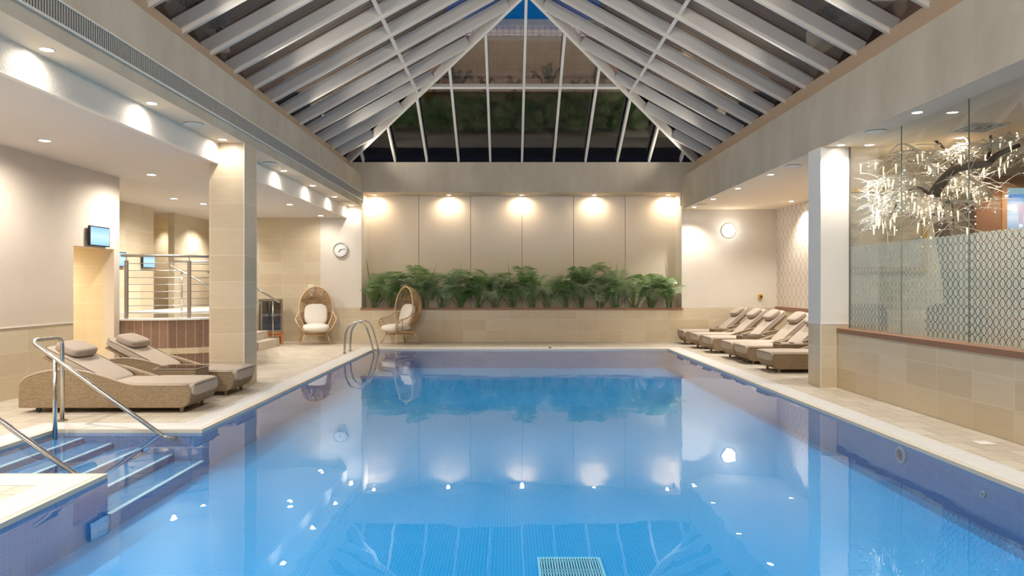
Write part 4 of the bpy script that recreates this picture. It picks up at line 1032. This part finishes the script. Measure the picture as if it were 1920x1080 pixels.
for p in br_def:
    path = smooth_path([tp(*q) for q in p], 6)
    MB().tube(path, [.026 - .02 * k / (len(path) - 1) for k in range(len(path))], 7).out('branch', m_twig if r.random() < .8 else m_bark, tr, smooth=True)
    anch += path[4:]
tw = MB(); tips = []
for k in range(900):
    p = r.choice(anch); d = V((r.uniform(-1.5, .5), r.uniform(-.4, .7), r.uniform(-.1, .5))).normalized(); l = r.uniform(.22, .70)
    q = [p]
    for j in range(4):
        d = (d + V((r.uniform(-.2, .2), r.uniform(-.2, .2), r.uniform(-.42, -.02)))).normalized(); q.append(q[-1] + d * l / 4)
    q = [V((v.x, max(v.y, (4.99 + .05 - TO.x) * 0 - 5), v.z)) for v in q]
    if min((v + TO).x for v in q) < 5.02 or max((v + TO).y for v in q) > 11.1 or max((v + TO).z for v in q) > 3.42: continue
    tw.tube(q, [.0085, .007, .006, .005, .003], 4); tips += q[1:]
    for j in range(2):
        s0 = r.choice(q[1:4]); e_ = s0 + V((r.uniform(-1, 1), r.uniform(-1, 1), r.uniform(-.6, .5))).normalized() * r.uniform(.06, .16)
        if (e_ + TO).x > 5.0: tw.tube([s0, e_], [.005, .002], 3)
tag(tw.out('twigs', m_twig, tr, smooth=True, fix=False), kind='stuff')
im = MB().lathe([(0, -.15), (.006, -.13), (.012, -.04), (.013, -.01), (.007, 0), (0, 0)], 7).out('icicle_light', m_icicle, tr, smooth=True)
sel = r.sample(tips, min(130, len(tips)))
sel.sort(key=lambda p: p.y)
im.location = sel[0]; rest = MB()
for p in sel[1:100]:
    c = im.copy(); COL.objects.link(c); c.parent = tr; c.location = p; c.rotation_euler = (r.uniform(-.12, .12), r.uniform(-.12, .12), 0)
for p in sel[100:]:
    rest.lathe([(0, -.15), (.006, -.13), (.012, -.04), (.013, -.01), (.007, 0), (0, 0)], 6, tuple(p))
tag(rest.out('icicle_lights', m_icicle, tr, fix=False), kind='stuff')
fb = MB()
for p in r.sample(tips, min(230, len(tips))):
    fb.ball(p + V((r.uniform(-.02, .02), r.uniform(-.02, .02), r.uniform(-.05, .02))), r.uniform(.005, .008), 6, 4)
tag(fb.out('fairy_bulbs', m_bulb, tr, fix=False), kind='stuff')
hm = MB()
for x, y, n_ in ((1829, 378, 4), (1757, 380, 3), (1782, 390, 3)):
    for k in range(n_): p = tp(x, y + 14 * k, 9.5); hm.ball(p, .008, 6, 4)
tag(hm.out('hanging_bulbs', m_bulb, tr, fix=False), kind='stuff')
pt = bpy.data.lights.new('tree_glow', 'POINT'); pt.energy = 24; pt.shadow_soft_size = .3; pt.color = (1, .85, .6); o = bpy.data.objects.new('tree_glow', pt); COL.objects.link(o); o.location = (5.6, 9.9, 2.75); pt.cycles.use_multiple_importance_sampling = False

for sd, xi, nm in ((-1, -10.75, 'left'), (1, 11.45, 'right')):
    r = random.Random(50 + sd); hb = MB()
    for k in range(2600):
        c = V((r.uniform(-.22, .22), r.uniform(-4.5, 4.5), r.uniform(0, .75)))
        a, b_ = V((r.uniform(-1, 1), r.uniform(-1, 1), r.uniform(-1, 1))).normalized() * .09, V((r.uniform(-1, 1), r.uniform(-1, 1), r.uniform(-1, 1))).normalized() * .05
        hb.add([c - a, c + b_, c + a, c - b_], [(0, 1, 2, 3)])
    o = hb.out('hedge', m_shrub, fix=False); o.location = (xi, 21.5, 10.76)
    tag(o, 'green balcony hedge glimpsed between the rafters beyond the %s roof slope' % nm, 'hedge', kind='stuff')
